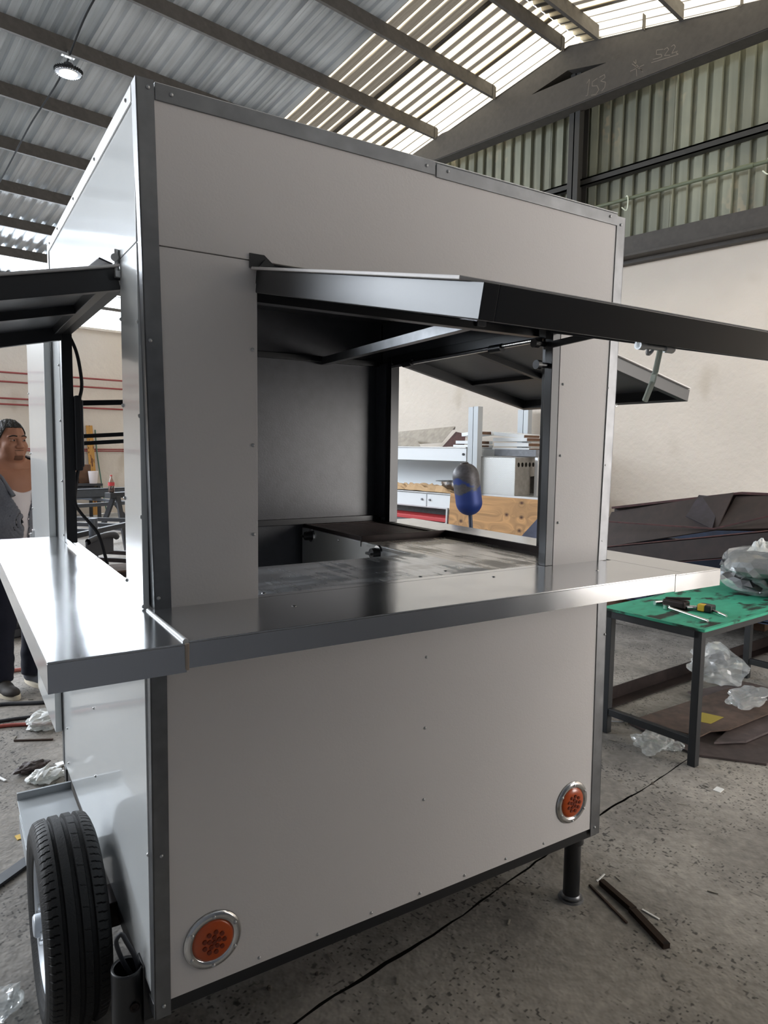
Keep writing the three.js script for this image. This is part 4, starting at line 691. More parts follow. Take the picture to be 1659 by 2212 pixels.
// ---------------------------------------------------------------- benches along the gable wall, seen through the cart
{
  const c = thing('service_counter', 'white two-tier sheet steel counter unit against the back wall', 'counter', [0, 0, 0]);
  part('lower_cabinet', bx(7.62, 0.70, -9.6, 8.4, 0.92, -6.5), M.sheetwhite, c); part('lower_top', bx(7.58, 0.92, -9.6, 8.42, 0.935, -6.5), M.lightsteel, c);
  for (const [z, w] of [[-9.4, 1.08], [-8.3, 1.08], [-7.2, 0.69]]) { const d = part('door', bx(7.605, 0.715, z, 7.62, 0.905, z + w, 0.003), M.sheetwhite, c); part('knob', rod([7.605, 0.82, z + (z < -7.5 ? 1.0 : 0.06)], [7.585, 0.82, z + (z < -7.5 ? 1.0 : 0.06)], 0.016), M.midgrey, d); }
  part('back_panel', bx(8.38, 0.93, -9.6, 8.41, 1.42, -6.35), M.sheetwhite, c); part('back_skirt', bx(8.2, 0.12, -9.6, 8.22, 0.70, -6.5), M.midgrey, c);
  part('upper_shelf', bx(7.6, 1.41, -9.6, 8.42, 1.60, -6.45, 0.004), M.sheetwhite, c); part('upper_top', bx(7.58, 1.60, -9.6, 8.44, 1.612, -6.445), M.lightsteel, c);
  part('bolt', rod([7.6, 1.51, -6.5], [7.585, 1.51, -6.5], 0.018), M.dark, c);
  for (const [x, z] of [[7.65, -9.5], [7.65, -6.56], [8.35, -9.5], [8.35, -6.56]]) part('leg', bx(x, 0, z, x + 0.05, 0.7, z + 0.05), M.lightsteel, c);
  const posts = [[7.6, -6.43, 2.172, 'nearer tall grey steel channel post standing at the counter end'], [8.62, -6.33, 2.18, 'farther tall grey steel channel post behind the holed metal box']];
  for (const [x, z, h, l] of posts) single('channel_post', l, 'post', join([bx(x, 0, z, x + 0.012, h, z + 0.17, 0.002), bx(x - 0.09, 0, z + 0.16, x + 0.0, h, z + 0.172, 0.002), bx(x - 0.09, 0, z + 0.16, x + 0.012, h, z + 0.25, 0.002)]), M.postgrey, [0, 0, 0], 0, 'steel channel posts');
  const st = thing('steel_bench', 'grey steel bench with a high shelf behind the holed box', 'bench', [0, 0, 0]);
  part('shelf', bx(7.85, 1.495, -6.15, 8.5, 1.59, -5.45, 0.004), M.midgrey, st); part('bench_top', bx(7.6, 0.93, -6.3, 8.5, 0.97, -4.9, 0.004), M.lightsteel, st);
  for (const [x, z] of [[7.7, -5.0], [8.4, -5.0], [8.4, -6.2], [7.9, -5.5]]) part('leg', bx(x, 0, z, x + 0.05, x > 7.8 && x < 8 ? 1.495 : 0.93, z + 0.05), M.lightsteel, st);
  // box with a row of holes
  const b = thing('metal_box', 'chequer plate metal box with a row of round holes on the bench', 'box', [0, 0, 0]);
  part('chequer_face', bx(7.60, 0.972, -6.2, 7.61, 1.485, -5.6, 0.001), M.chequer, b); part('box_top', bx(7.60, 1.475, -6.2, 8.25, 1.487, -5.6, 0.002), M.lightsteel, b);
  part('back', join([bx(8.24, 0.972, -6.2, 8.25, 1.48, -5.6, 0), bx(7.61, 0.972, -6.2, 8.24, 1.48, -6.19, 0)]), M.brownsteel, b);
  const sh = new THREE.Shape(); sh.moveTo(7.61, 0.972); sh.lineTo(7.93, 0.972); sh.lineTo(7.93, 1.22); sh.lineTo(8.24, 1.24); sh.lineTo(8.24, 1.48); sh.lineTo(7.61, 1.48);
  for (let k = 0; k < 7; k++) { const h = new THREE.Path(); h.absellipse(7.68 + k * 0.083, 1.385, 0.026, 0.032, 0, Math.PI * 2, true); sh.holes.push(h); }
  part('holed_face', metreUV(new THREE.ExtrudeGeometry(sh, { depth: 0.006, bevelEnabled: false, curveSegments: 10 }).translate(0, 0, -5.606)), M.brownsteel, b);
  part('leg', join([bx(8.2, 0.972, -5.63, 8.24, 1.24, -5.6), bx(7.93, 0.972, -5.63, 7.95, 1.24, -5.6)]), M.brownsteel, b);
  const ply = single('plywood_board', 'knotty yellow plywood board standing on edge before the benches', 'board', (() => { const g = bx(0, 0, -0.95, 0.018, 0.95, 0.95, 0.001); const uv = g.attributes.uv, p = g.attributes.position; for (let i = 0; i < p.count; i++) uv.setXY(i, p.getZ(i) + 0.95, p.getY(i)); return g; })(), M.ply, [7.38, 0.01, -5.64]);
  ply.rotation.z = -0.06;
  // things on the upper shelf
  const sc = [['folded grey sheet metal offcut tipped up on the upper shelf', [[7.85, 1.615, -8.4], [7.85, 1.68, -7.15], [8.1, 1.92, -7.1], [8.08, 1.85, -8.4]]], ['low folded sheet metal offcut at the front of the upper shelf', [[7.6, 1.615, -8.3], [7.6, 1.615, -7.35], [7.75, 1.74, -7.6], [7.75, 1.75, -8.3]]], ['dark crumpled sheet offcut between the scrap and the white boxes', [[7.7, 1.615, -7.0], [7.72, 1.63, -6.6], [7.95, 1.74, -6.7], [7.9, 1.84, -6.92]]]];
  sc.forEach(([l, q], i) => single('sheet_offcut', l, 'scrap metal', join([plate(q, 0.004), plate([q[3], q[2], [q[2][0] + 0.1, q[2][1] - 0.03, q[2][2] - 0.1], [q[3][0] + 0.1, q[3][1] - 0.03, q[3][2]]], 0.004)]), i === 2 ? M.rusty : M.scrap));
  const bl = [['lowest flat white boxed panel in the stack left of the post', 7.7, 1.615, -6.62, 0.5, 0.34, 0.03, 0.0], ['white boxed panel second from the bottom of the stack left of the post', 7.72, 1.66, -6.60, 0.46, 0.34, 0.045, 0.1], ['white boxed panel topmost in the stack left of the post', 7.75, 1.78, -6.52, 0.4, 0.30, 0.05, -0.08], ['lowest flat white boxed panel right of the tall post', 7.9, 1.585, -5.92, 0.5, 0.62, 0.025, 0.05], ['second white boxed panel from the bottom right of the tall post', 7.95, 1.63, -5.95, 0.5, 0.58, 0.05, 0.06], ['third white boxed panel from the bottom right of the tall post', 7.95, 1.70, -5.97, 0.5, 0.58, 0.05, 0.04], ['topmost white boxed panel sloping right of the tall post', 7.95, 1.765, -6.0, 0.5, 0.50, 0.05, 0.09]];
  for (const [l, x, y, z, w, d, h, t] of bl) { const o = thing('boxed_panel', l, 'box', [x + w / 2, y, z], t); part('box', bx(-w / 2, 0, -d / 2, w / 2, h, d / 2, 0.003), M.sheetwhite, o); part('edge_band', bx(-w / 2 - 0.003, 0.004, d / 2 - 0.01, w / 2 - 0.1, h - 0.004, d / 2 + 0.003, 0.001), M.woodBrown, o); if (y > 1.7) o.rotation.x = t; }
  single('packing_paper', 'crumpled brown packing paper on the lower white counter', 'paper', crumple(0.27, 1.7, 0.15, 14, 34).translate(7.74, 0.936, -7.6), M.paper);
  const pt = thing('cooking_pot', 'shallow steel pot with a wide rim on the lower counter', 'pot', [8.07, 0.936, -7.1]);
  part('body', lathe([[0, 0.002], [0.17, 0.002], [0.19, 0.02], [0.19, 0.15], [0.18, 0.15], [0.18, 0.02], [0, 0.012]], 32), M.chrome, pt); part('rim', lathe([[0.18, 0.148], [0.27, 0.155], [0.27, 0.16], [0.18, 0.156]], 32), M.lightsteel, pt);
  single('red_board', 'flat red panel lying low under the white counter', 'panel', bx(7.5, 0.52, -8.3, 7.9, 0.58, -6.62, 0.01), M.red);
  single('steel_trestle', 'low steel trestle holding the red panel under the counter', 'trestle', join([bar([7.52, 0, -6.72], [7.52, 0.515, -6.72], 0.05), bar([7.88, 0, -6.72], [7.88, 0.515, -6.72], 0.05), bar([7.52, 0.49, -6.72], [7.88, 0.49, -6.72], 0.04), bar([7.52, 0, -8.2], [7.52, 0.515, -8.2], 0.05), bar([7.88, 0, -8.2], [7.88, 0.515, -8.2], 0.05), bar([7.52, 0.49, -8.2], [7.88, 0.49, -8.2], 0.04), bar([7.46, 0.0, -6.68], [7.46, 0.74, -6.66], 0.03)]), M.lightsteel);
}
// ---------------------------------------------------------------- far left, seen through the side hatch
{
  const w = thing('workbench', 'dark cluttered steel workbench against the far wall', 'workbench', [0, 0, 0]);
  part('bench_top', bx(3.6, 0.70, -15.5, 5.72, 0.75, -14.9, 0.004), M.dark, w); part('drawer', bx(3.7, 0.42, -15.45, 5.66, 0.68, -14.95, 0.004), M.darkgrey, w);
  for (const [x, z] of [[3.65, -15.45], [5.62, -15.45], [3.65, -14.98], [5.62, -14.98]]) part('leg', bx(x, 0, z, x + 0.06, 0.7, z + 0.06), M.dark, w);
  single('bench_box', 'taller brown box at the back of the dark workbench', 'box', bx(5.3, 0.752, -15.35, 5.55, 1.15, -15.1, 0.006), M.woodBrown);
  single('bench_box', 'lower dark box beside the brown one on the workbench', 'box', bx(5.02, 0.752, -15.35, 5.25, 1.0, -15.1, 0.006), M.dark);
  const dr = thing('power_drill', 'yellow and black power drill lying on the workbench', 'drill', [5.05, 0.752, -15.0]);
  part('body', rod([-0.12, 0.16, 0], [0.12, 0.16, 0], 0.055, 0.05), M.yellow, dr); part('chuck', rod([0.12, 0.16, 0], [0.2, 0.16, 0], 0.03), M.dark, dr); part('grip', bar([-0.06, 0.0, 0], [-0.08, 0.15, 0], 0.05, 0.06), M.dark, dr);
  const cl = thing('scrap_heap', 'tangle of small dark scrap steel heaped on the workbench', 'scrap metal', [4.6, 0.752, -15.05]); cl.userData.kind = 'stuff';
  { const l = []; for (let k = 0; k < 46; k++) { const x = rr(-0.5, 0.3), z = rr(-0.12, 0.12), y = rr(0.01, 0.12); l.push(bar([x, y, z], [x + rr(-0.25, 0.25), y + rr(-0.01, 0.1), z + rr(-0.1, 0.1)], rr(0.01, 0.04), rr(0.008, 0.02), [0, 1, 0], 0)); } part('scrap', join(l), M.iron, cl); }
  single('paper_cup', 'white paper cup on the corner of the workbench', 'cup', lathe([[0, 0], [0.075, 0], [0.10, 0.26], [0.093, 0.26], [0.07, 0.01], [0, 0.01]], 20), M.tank, [5.55, 0.752, -14.98]);
  single('yellow_plank', 'yellowed timber plank leaning upright on the far wall', 'plank', bar([5.88, 0, -15.78], [5.84, 1.99, -15.93], 0.13, 0.05, [0, 0, 1]), M.wood);
  single('green_hose', 'thin green hose hanging down the far wall beside the plank', 'hose', tube([[5.98, 1.9, -15.95], [6.0, 1.4, -15.93], [6.06, 0.9, -15.93], [6.1, 0.5, -15.9], [6.14, 0.02, -15.8]], 0.014, 40, 6), mat({ color: 0x4c7466, roughness: 0.6 }));
  // trestle with bottles
  const t = thing('trestle', 'black steel trestle holding a cola bottle', 'trestle', [4.3, 0, -10.3], R(20));
  part('top_rail', bx(-0.35, 0.8, -0.06, 0.75, 0.88, 0.06, 0.004), M.dark, t);
  for (const [x, z] of [[-0.2, 0.35], [-0.2, -0.35], [0.55, 0.35], [0.55, -0.35]]) part('leg', bar([x, 0.82, z * 0.12], [x - 0.12, 0, z], 0.06), M.dark, t);
  part('brace', join([bar([-0.27, 0.35, -0.2], [-0.27, 0.35, 0.2], 0.04), bar([-0.2, 0.7, 0], [0.3, 0.1, 0], 0.04)]), M.dark, t);
  const bo = thing('cola_bottle', 'half-full cola bottle with a red label standing on the trestle', 'bottle', [4.05, 0.88, -10.23]);
  part('bottle', lathe([[0, 0], [0.05, 0], [0.056, 0.02], [0.053, 0.1], [0.056, 0.16], [0.05, 0.22], [0.02, 0.30], [0.018, 0.34], [0.0, 0.34]], 20), mat({ color: 0xd8c8c0, roughness: 0.05, transmission: 0.96, thickness: 0 }), bo);
  part('drink', lathe([[0, 0.004], [0.046, 0.004], [0.05, 0.02], [0.048, 0.13], [0, 0.13]], 20), M.cola, bo); part('label', lathe([[0.0575, 0.14], [0.0575, 0.21], [0.056, 0.21], [0.056, 0.14]], 20), M.red, bo); part('cap', rod([0, 0.335, 0], [0, 0.36, 0], 0.021), M.red, bo); bo.scale.set(0.8, 0.72, 0.8);
  single('white_bottle', 'plain white bottle standing on the trestle near the cart pillar', 'bottle', lathe([[0, 0], [0.055, 0], [0.06, 0.02], [0.06, 0.16], [0.03, 0.22], [0.025, 0.26], [0, 0.26]], 20), M.tank, [4.40, 0.88, -10.36]);
  // trailer frames under construction
  const fr = (name, label, x, z, turn, len, wid, h, m, legs) => {
    const f = thing(name, label, 'steel frame', [x, 0, z], turn);
    for (const s of [0, wid]) part('long_rail', bx(0, h, -s - 0.03, len, h + 0.06, -s + 0.03, 0.003), m, f);
    for (let k = 0; k <= 4; k++) part('cross_rail', bx((k * (len - 0.06)) / 4, h + 0.005, -wid, (k * (len - 0.06)) / 4 + 0.05, h + 0.055, 0, 0.003), m, f);
    if (legs) for (const [a, s] of [[0.1, 0], [len - 0.2, 0], [0.1, wid], [len - 0.2, wid]]) part('leg', bar([a, h, -s], [a + 0.06, 0, -s], 0.05), m, f);
    return f;
  };
  fr('chassis_frame', 'black ladder chassis frame on legs beyond the side hatch', 2.2, -7.75, R(40), 2.6, 1.5, 0.5, M.dark, true);
  fr('chassis_frame', 'dark grey chassis frame standing farther back', 3.3, -11.4, R(12), 3.4, 2.0, 0.56, M.darkgrey, true);
  fr('chassis_frame', 'low dark chassis frame on the floor nearest the side hatch', 2.35, -6.9, R(35), 2.2, 1.2, 0.16, M.iron, true);
  const hb = thing('hollow_beams', 'two grey hollow steel beams lying across the farther frame', 'steel beam', [3.4, 0.625, -12.6], R(10)); hb.name = numbered('hollow_beam');
  part('beam', join([bx(0, 0, 0, 2.6, 0.02, 0.16, 0.002), bx(0, 0.14, 0, 2.6, 0.16, 0.16, 0.002), bx(0, 0, 0.14, 2.6, 0.16, 0.16, 0.002), bx(0, 0, 0, 2.6, 0.16, 0.02, 0.002)]), M.darkgrey, hb);
  hb.userData.label = 'grey hollow steel beam lying across the farther frame';
  const fenc = thing('mudguard', 'dark curved steel mudguard resting on the black chassis frame', 'mudguard', [2.75, 0.56, -7.55], R(40));
  part('shell', bx(-0.1, -0.18, 0, 0.45, 0.0, 0.02, 0.004), M.dark, fenc); part('lip', tube([[-0.1, 0.0, 0.03], [0.1, 0.03, 0.05], [0.4, 0.02, 0.05], [0.5, -0.02, 0.03]], 0.035, 20, 8), M.dark, fenc);
  for (const [x, z, y, l] of [[2.62, -7.05, 0.33, 'short upright steel pipe stub nearest the hatch sill'], [3.06, -8.3, 0.72, 'short upright steel pipe stub on the black chassis frame']]) single('pipe_stub', l, 'pipe', rod([x, 0, z], [x, y, z], 0.05, 0.05, 18), M.darkgrey);
  single('wood_sheet', 'tan board lying across the low chassis frame', 'board', bx(2.75, 0.225, -7.75, 3.7, 0.245, -7.3, 0.003), M.cardboard, [0, 0, 0]);
  for (const [x, z, r, l] of [[2.5, -6.45, 0.22, 'black car tyre lying nearer the hatch sill'], [3.12, -6.55, 0.2, 'black car tyre lying behind the nearer tyre']]) {
    const ty = thing('car_tyre', l, 'tyre', [x, 0.1, z]); part('tyre', new THREE.TorusGeometry(r, 0.085, 12, 36).rotateX(Math.PI / 2), M.rubber, ty); part('rim', lathe([[0.02, 0.03], [r * 0.45, 0.02], [r * 0.68, 0.05], [r * 0.7, 0.04], [r * 0.45, 0.0], [0.02, 0.01]], 24), M.rim, ty);
  }
  // machine on the floor behind the man
  const mo = thing('cutting_machine', 'grey floor machine with a black ring and red centre behind the man', 'machine', [1.56, 0, -6.25], R(12));
  part('body', rod([0, 0.26, -0.25], [0, 0.26, 0.1], 0.17, 0.17, 28), M.scrap, mo); part('ring', lathe([[0.07, 0.0], [0.135, 0.0], [0.14, 0.02], [0.13, 0.035], [0.07, 0.03]], 32).rotateX(Math.PI / 2).translate(0, 0.27, 0.1), M.dark, mo);
  part('red_centre', rod([0, 0.27, 0.1], [0, 0.27, 0.125], 0.07, 0.066, 24), M.red, mo); part('base', join([bx(-0.2, 0, -0.3, 0.2, 0.12, 0.14, 0.02), rod([-0.1, 0.12, 0.1], [0.1, 0.12, 0.1], 0.06)]), M.dark, mo); part('foot', bx(0.08, 0, 0.1, 0.22, 0.09, 0.2, 0.01), M.midgrey, mo);
}
// ---------------------------------------------------------------- litter on the floor
{
  const L = (n, l, c, g, m) => single(n, l, c, g, m);
  L('air_hose', 'red air hose trailing across the floor left of the cart', 'hose', tube([[-0.6, 0.012, -4.55], [0.4, 0.012, -4.32], [1.02, 0.012, -4.22], [1.3, 0.012, -4.04], [2.0, 0.012, -3.9]], 0.011, 60, 8), mat({ color: 0x9c4a40, roughness: 0.6 }));
  L('air_hose', 'pale red hose lying behind the feet of the man', 'hose', tube([[0.4, 0.012, -5.6], [1.0, 0.012, -5.3], [1.44, 0.012, -5.2], [2.1, 0.012, -4.95]], 0.014, 50, 8), mat({ color: 0xa8655c, roughness: 0.6 }));
  L('hose_clamp', 'black clamp on the pale red hose', 'clamp', rod([1.26, 0.014, -5.235], [1.32, 0.014, -5.22], 0.022), M.dark);
  L('cable', 'black cable running along the floor nearer the man', 'cable', tube([[0.2, 0.01, -4.9], [0.8, 0.01, -4.66], [1.11, 0.01, -4.58], [1.33, 0.01, -4.44], [2.2, 0.01, -4.2]], 0.014, 60, 8), M.dark);
  L('cable', 'black cable running beside the red air hose', 'cable', tube([[-0.4, 0.01, -4.62], [0.5, 0.01, -4.36], [1.05, 0.01, -4.3], [1.33, 0.01, -4.2], [2.1, 0.01, -4.0]], 0.011, 60, 8), M.dark);
  L('plastic_bag', 'white crumpled bag beside the red air hose', 'plastic bag', ballCrumple(0.11, 0.05, 0.09, 31, 5, 0.8).translate(1.22, 0, -4.07), M.bag);
  L('plastic_bag', 'pale crumpled bag on the floor above the step', 'plastic bag', ballCrumple(0.075, 0.028, 0.055, 32, 5, 0.8).translate(1.0, 0, -3.42), M.bag);
  L('plastic_bag', 'clear crumpled film on the floor left of the wheel', 'plastic bag', ballCrumple(0.07, 0.03, 0.06, 33, 5, 0.8).translate(0.46, 0, -2.06), M.film);
  L('rag', 'dark dirty rag on the floor above the pale bag', 'rag', ballCrumple(0.08, 0.025, 0.04, 34, 4, 0.8).translate(0.98, 0, -3.56), M.sheetGrey);
  L('steel_bar', 'flat steel bar lying on the floor left of the wheel', 'steel bar', bar([0.35, 0.008, -2.54], [0.98, 0.008, -2.9], 0.05, 0.012), M.darkgrey);
  L('wood_stick', 'dark splintered wood strip on the floor right of the cart', 'stick', join([bar([2.26, 0.012, -1.22], [2.2, 0.012, -1.06], 0.022, 0.02), bar([2.2, 0.012, -1.07], [2.115, 0.01, -0.905], 0.026, 0.018)]), mat({ color: 0x3d342b, roughness: 0.95, map: T.wood }));
  L('twig', 'thin brown sliver beside the splintered wood strip', 'stick', bar([2.22, 0.006, -1.245], [2.13, 0.006, -1.05], 0.008, 0.006), M.cardboard);
  L('white_strip', 'thin white plastic strip on the floor beside the splintered wood', 'strip', bar([2.237, 0.004, -1.05], [2.232, 0.004, -0.985], 0.008, 0.004), M.whiteEdge);
  L('white_strip', 'short bent white strip at the tip of the splintered wood', 'strip', bar([2.262, 0.004, -1.24], [2.31, 0.014, -1.235], 0.006, 0.004), M.whiteEdge);
  L('paper_scrap', 'small yellow paper scrap on the floor beside the metal step', 'paper', bx(0.755, 0, -2.99, 0.80, 0.004, -2.95, 0.001), M.yellow);
  L('white_scrap', 'small white scrap on the floor under the seam of the cart side', 'scrap', bx(1.09, 0, -3.55, 1.13, 0.01, -3.51, 0.002), M.whiteEdge);
  L('wood_splinter', 'thin dark splinter on the floor between the hoses and the rag', 'stick', bar([1.02, 0.006, -3.98], [1.18, 0.006, -3.86], 0.012, 0.008), M.cardboard);
  L('white_sliver', 'short pale sliver on the floor left of the dark rag', 'sliver', bar([0.84, 0.005, -3.6], [0.86, 0.005, -3.52], 0.012, 0.006), M.whiteEdge);
  L('white_chip', 'small white chip alone on the bright floor right of the cart', 'chip', bx(3.31, 0, -1.24, 3.36, 0.004, -1.205, 0.001), M.whiteEdge);
  const dirt = { name: 'floor_litter' }, l = [], l2 = [];
  for (let k = 0; k < 170; k++) { const x = rr(-0.3, 4.6), z = rr(-6.5, 0.2), a = rr(0, 3.14), n = rr(0.008, 0.05); l.push(bar([x, 0.004, z], [x + Math.cos(a) * n, 0.005, z + Math.sin(a) * n], rr(0.002, 0.006), rr(0.002, 0.004), [0, 1, 0], 0)); }
  for (let k = 0; k < 120; k++) { const x = rr(-0.3, 4.6), z = rr(-6.5, 0.2), r = rr(0.003, 0.012); const g = new THREE.IcosahedronGeometry(r, 0); g.translate(x, r * 0.6, z); l2.push(strip(g)); }
  const lit = thing(dirt.name, 'loose chips, shavings and grit scattered over the concrete floor', 'litter'); lit.userData.kind = 'stuff';
  part('shavings', join(l), mat({ color: 0x8f8a80, roughness: 0.8 }), lit); part('grit', join(l2), mat({ color: 0x57514a, roughness: 0.9 }), lit);
}

// ---------------------------------------------------------------- the man behind the left counter
{
  const man = thing('person', 'man in an open grey work shirt over a white vest looking across the cart', 'person', [1.285, 0, -4.84], R(12));
  const sx = [-1, 1], torso = (x, y, z) => {
    let d = capsule(x, y, z * 1.22, [0, 0.96, 0], [0, 1.1, 0.02], 0.16, 0.168);
    d = smin(d, capsule(x, y, z * 1.2, [0, 1.12, 0.02], [0, 1.3, 0.0], 0.165, 0.15), 0.06);
    for (const s of sx) { d = smin(d, capsule(x, y, z, [s * 0.06, 1.33, 0.0], [s * 0.185, 1.405, -0.01], 0.105, 0.068), 0.06); d = smin(d, capsule(x, y, z, [0, 1.47, -0.02], [s * 0.16, 1.42, -0.015], 0.055, 0.05), 0.05); }
    return d;
  };
  const arm = (x, y, z, s, e = 0) => smin(capsule(x, y, z, [s * 0.205, 1.395, -0.01], [s * 0.27, 1.12, -0.03], 0.058 + e, 0.046 + e), capsule(x, y, z, [s * 0.27, 1.12, -0.03], [s * 0.275, 0.875, 0.05], 0.044 + e, 0.03 + e), 0.03);
  const leg = (x, y, z, s, e = 0) => smin(capsule(x, y, z, [s * 0.085, 0.9, 0], [s * 0.1, 0.5, 0.015], 0.092 + e, 0.062 + e), capsule(x, y, z, [s * 0.1, 0.5, 0.015], [s * 0.108, 0.1, -0.02], 0.06 + e, 0.042 + e), 0.04);
  const neck = (x, y, z) => capsule(x, y, z, [0, 1.42, -0.02], [0, 1.55, 0.0], 0.072, 0.064);
  const ht = R(4), hc = Math.cos(ht), hs = Math.sin(ht);
  const skull = (x, y, z) => {
    let d = ellip(x, y, z, [0, 1.638, -0.012], [0.08, 0.096, 0.1]);
    d = smin(d, ellip(x, y, z, [0, 1.572, 0.022], [0.075, 0.09, 0.077]), 0.03);
    d = smin(d, ellip(x, y, z, [0, 1.515, 0.043], [0.054, 0.037, 0.047]), 0.03);
    for (const s of sx) {
      d = smin(d, ellip(x, y, z, [s * 0.045, 1.57, 0.055], [0.03, 0.032, 0.03]), 0.02);
      d = smax(d, -ellip(x, y, z, [s * 0.033, 1.612, 0.1], [0.021, 0.012, 0.018]), 0.012);
      d = smin(d, ellip(x, y, z, [s * 0.033, 1.611, 0.078], [0.019, 0.0125, 0.0145]), 0.003);
      d = smin(d, capsule(x, y, z, [s * 0.014, 1.632, 0.09], [s * 0.055, 1.632, 0.074], 0.0075, 0.007), 0.012);
      d = smin(d, ellip(x, y, z, [s * 0.016, 1.571, 0.1], [0.011, 0.0095, 0.012]), 0.006);
      d = smin(d, smax(ellip(x, y, z, [s * 0.084, 1.598, -0.008], [0.011, 0.034, 0.022]), -ellip(x, y, z, [s * 0.095, 1.6, -0.002], [0.008, 0.022, 0.012]), 0.004), 0.006);
    }
    d = smin(d, capsule(x, y, z, [0, 1.622, 0.088], [0, 1.576, 0.108], 0.0095, 0.0145), 0.012);
    d = smin(d, capsule(x, y, z, [-0.02, 1.5365, 0.089], [0.02, 1.5365, 0.089], 0.0062, 0.0062), 0.006);
    d = smin(d, capsule(x, y, z, [-0.016, 1.5255, 0.09], [0.016, 1.5255, 0.09], 0.0075, 0.0075), 0.006);
    d = smax(d, -capsule(x, y, z, [-0.025, 1.5315, 0.1], [0.025, 1.5315, 0.1], 0.0028, 0.0028), 0.003);
    return d;
  };
  const turned = (f) => (x, y, z) => f(x * hc - z * hs, y, x * hs + z * hc);
  const headField = (x, y, z) => smax(smin(turned(skull)(x, y, z), smin(neck(x, y, z), torso(x, y, z), 0.05), 0.02), -(y - 1.43), 0.001);
  const hand = (s) => {
    const cx = s * 0.277, w = [cx, 0.875, 0.05];
    const f = (x, y, z) => {
      let d = smin(capsule(x, y, z, w, [cx, 0.83, 0.056], 0.026, 0.026), ellip(x, y, z, [cx, 0.805, 0.06], [0.019, 0.05, 0.041]), 0.015);
      const fl = [[0.030, 0.070], [0.010, 0.080], [-0.010, 0.074], [-0.029, 0.058]];
      for (const [o, len] of fl) {
        const a = [cx, 0.772, 0.06 + o], b = [cx - s * 0.008, 0.772 - len * 0.5, 0.064 + o * 1.05], c = [cx - s * 0.028, 0.772 - len, 0.066 + o];
        d = smin(d, smin(capsule(x, y, z, a, b, 0.0095, 0.0086), capsule(x, y, z, b, c, 0.0086, 0.0074), 0.003), 0.004);
      }
      d = smin(d, smin(capsule(x, y, z, [cx - s * 0.008, 0.835, 0.085], [cx - s * 0.022, 0.80, 0.112], 0.012, 0.0105), capsule(x, y, z, [cx - s * 0.022, 0.80, 0.112], [cx - s * 0.03, 0.772, 0.116], 0.0105, 0.0085), 0.004), 0.008);
      return d;
    };
    return fieldMesh(f, [cx, 0.79, 0.06], 0.125, 0.004);
  };
  const bodyField = (x, y, z) => { let d = smin(torso(x, y, z), neck(x, y, z), 0.05); for (const s of sx) { d = smin(d, arm(x, y, z, s), 0.04); d = smin(d, leg(x, y, z, s), 0.04); } return smax(d, y - 1.437, 0.001); };
  const body = part('body', join([fieldMesh(bodyField, [0, 0.78, 0], 0.8, 0.0135), fieldMesh(headField, [0, 1.58, 0], 0.175, 0.0036), hand(-1), hand(1)]), M.skin, man);
  body.userData = { kind: 'thing' };
  const hairF = turned((x, y, z) => {
    const nz = 0.016 * (fbm(x * 70 + 5, z * 70 + y * 40, 301, 3) - 0.5), d = ellip(x, y, z, [0, 1.642, -0.016], [0.089, 0.102, 0.106]) + nz;
    const line = 1.689 - 0.085 * smooth(0.05, -0.05, z) - 0.05 * smooth(0.052, 0.075, Math.abs(x)) * smooth(0.075, 0.02, z) + 0.008 * (fbm(x * 60, z * 60, 303, 2) - 0.5);
    return smax(d, line - y, 0.006);
  });
  part('hair', fieldMesh(hairF, [0, 1.66, -0.01], 0.13, 0.0035), M.hair, man);
  const beard = turned((x, y, z) => { const d = skull(x, y, z) - 0.0012, chin = Math.max(Math.abs(x) - 0.03, y - 1.5175, 0.06 - z), lip = Math.max(Math.abs(x) - 0.03, Math.abs(y - 1.549) - 0.0045 + Math.abs(x) * 0.06, 0.06 - z); return smax(d, Math.min(chin, lip), 0.004); });
  part('beard', fieldMesh(beard, [0.015, 1.525, 0.08], 0.05, 0.0025), mat({ color: 0x664535, roughness: 0.85 }), man);
  const face = new THREE.Group(); face.name = 'eyes'; face.rotation.y = ht; man.add(face);
  for (const s of sx) {
    part('eye', new THREE.SphereGeometry(0.0112, 16, 12).scale(1.2, 0.62, 0.8).translate(s * 0.033, 1.611, 0.0848), mat({ color: 0x9a8a80, roughness: 0.3 }), face);
    part('iris', new THREE.SphereGeometry(0.0056, 12, 8).scale(1, 1, 0.5).translate(s * 0.033 + 0.002, 1.6115, 0.0925), M.hair, face);
    part('eyebrow', tube([[s * 0.014, 1.637, 0.098], [s * 0.035, 1.641, 0.0935], [s * 0.056, 1.634, 0.080]], 0.0036, 10, 6), M.hair, face);
  }
  // clothes follow the body
  const vest = (x, y, z) => smax(smax(torso(x, y, z) - 0.008, 0.93 - y, 0.002), smax(y - 1.36, 0.1 - Math.hypot(x * 0.95, y - 1.385, (z - 0.09) * 0.6), 0.004), 0.004);
  part('vest', fieldMesh(vest, [0, 1.15, 0], 0.27, 0.009), M.tank, man);
  const shirtF = (x, y, z) => {
    let d = torso(x, y, z); for (const s of sx) d = smin(d, smax(arm(x, y, z, s, 0.012), 1.02 - y, 0.01), 0.03);
    d -= 0.02 + 0.008 * (fbm(x * 14 + z * 6, y * 10, 311, 2) - 0.5);
    d = smax(d, 0.86 - y, 0.004);
    const open = z > 0 ? (Math.abs(x + 0.01) - (0.012 + 0.42 * Math.max(0, y - 1.14))) : 1;      // open front
    d = smax(d, -Math.max(open, -z * 4 - 0.02), 0.006);
    d = smax(d, -(Math.hypot(x, (y - 1.5) * 0.8, z - 0.0) - 0.098), 0.004);
    const inner = torso(x, y, z) - 0.011; return smax(d, -inner, 0.003);
  };
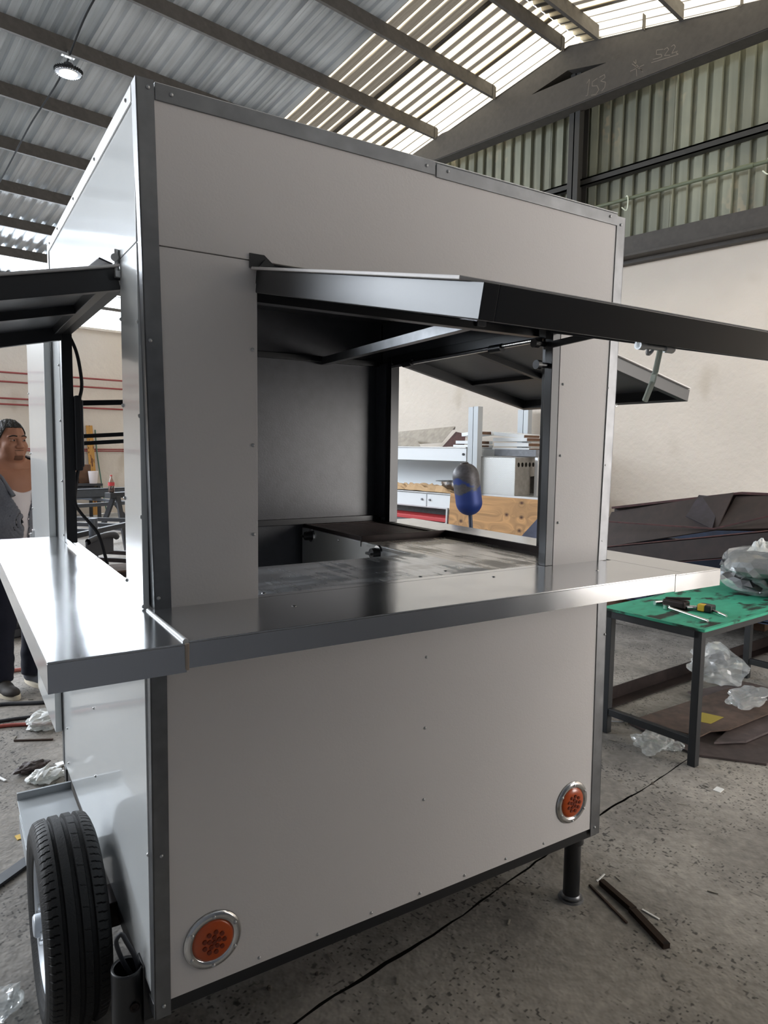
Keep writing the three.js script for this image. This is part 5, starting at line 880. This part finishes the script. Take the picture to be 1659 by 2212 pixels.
  const sh = part('shirt', fieldMesh(shirtF, [0, 1.16, 0], 0.36, 0.0075), M.shirt, man);
  for (const y of [1.125, 1.03, 0.94]) part('button', rod([0.006, y, 0.176], [0.006, y, 0.181], 0.0065), M.tank, sh);
  const collar = (s) => tube([[s * 0.02, 1.455, -0.10], [s * 0.085, 1.46, -0.05], [s * 0.105, 1.43, 0.03], [s * 0.10, 1.36, 0.10], [s * 0.07, 1.27, 0.155]], 0.013, 30, 8);
  part('collar', join([collar(-1), collar(1)]), M.shirt, sh);
  const trousers = (x, y, z) => { let d = capsule(x, y, z * 1.2, [-0.03, 0.94, 0], [0.03, 0.94, 0], 0.155, 0.155); for (const s of sx) { d = smin(d, leg(x, y, z, s, 0.017 + 0.012 * smooth(0.35, 0.1, y)), 0.04); } d -= 0.004 + 0.014 * (fbm(x * 9 + z * 5, y * 14, 321, 3) - 0.5); return smax(smax(d, y - 1.0, 0.003), 0.075 - y, 0.006); };
  part('trousers', fieldMesh(trousers, [0, 0.54, 0], 0.49, 0.0105), M.jeans, man);
  for (const s of sx) {
    const shoe = (x, y, z) => smax(smin(smin(capsule(x, y, z, [s * 0.108, 0.055, -0.05], [s * 0.118, 0.05, 0.06], 0.045, 0.046), ellip(x, y, z, [s * 0.122, 0.04, 0.13], [0.047, 0.036, 0.075]), 0.03), capsule(x, y, z, [s * 0.108, 0.07, -0.03], [s * 0.108, 0.13, -0.025], 0.048, 0.048), 0.03), 0.026 - y, 0.003);
    const o = part('shoe', fieldMesh(shoe, [s * 0.115, 0.08, 0.05], 0.19, 0.007), s < 0 ? mat({ color: 0x2c2724, roughness: 0.7 }) : mat({ color: 0x4a4d55, roughness: 0.7 }), man);
    const sole = new THREE.Shape(); sole.absellipse(0, 0.04, 0.05, 0.165, 0, Math.PI * 2);
    part('sole', metreUV(new THREE.ExtrudeGeometry(sole, { depth: 0.024, bevelEnabled: true, bevelSize: 0.004, bevelThickness: 0.004, bevelSegments: 2, curveSegments: 20 }).rotateX(Math.PI / 2).translate(s * 0.115, 0.029, 0.0)), mat({ color: 0xd6ccb8, roughness: 0.7 }), o);
    if (s < 0) part('stripe', join([0, 1, 2].map((k) => bar([s * 0.115 - 0.047, 0.04, 0.0 + k * 0.03], [s * 0.115 - 0.035, 0.08, 0.0 + k * 0.025], 0.008, 0.004))), mat({ color: 0xc4552a, roughness: 0.7 }), o);
  }
}
renderer.render(scene, camera);
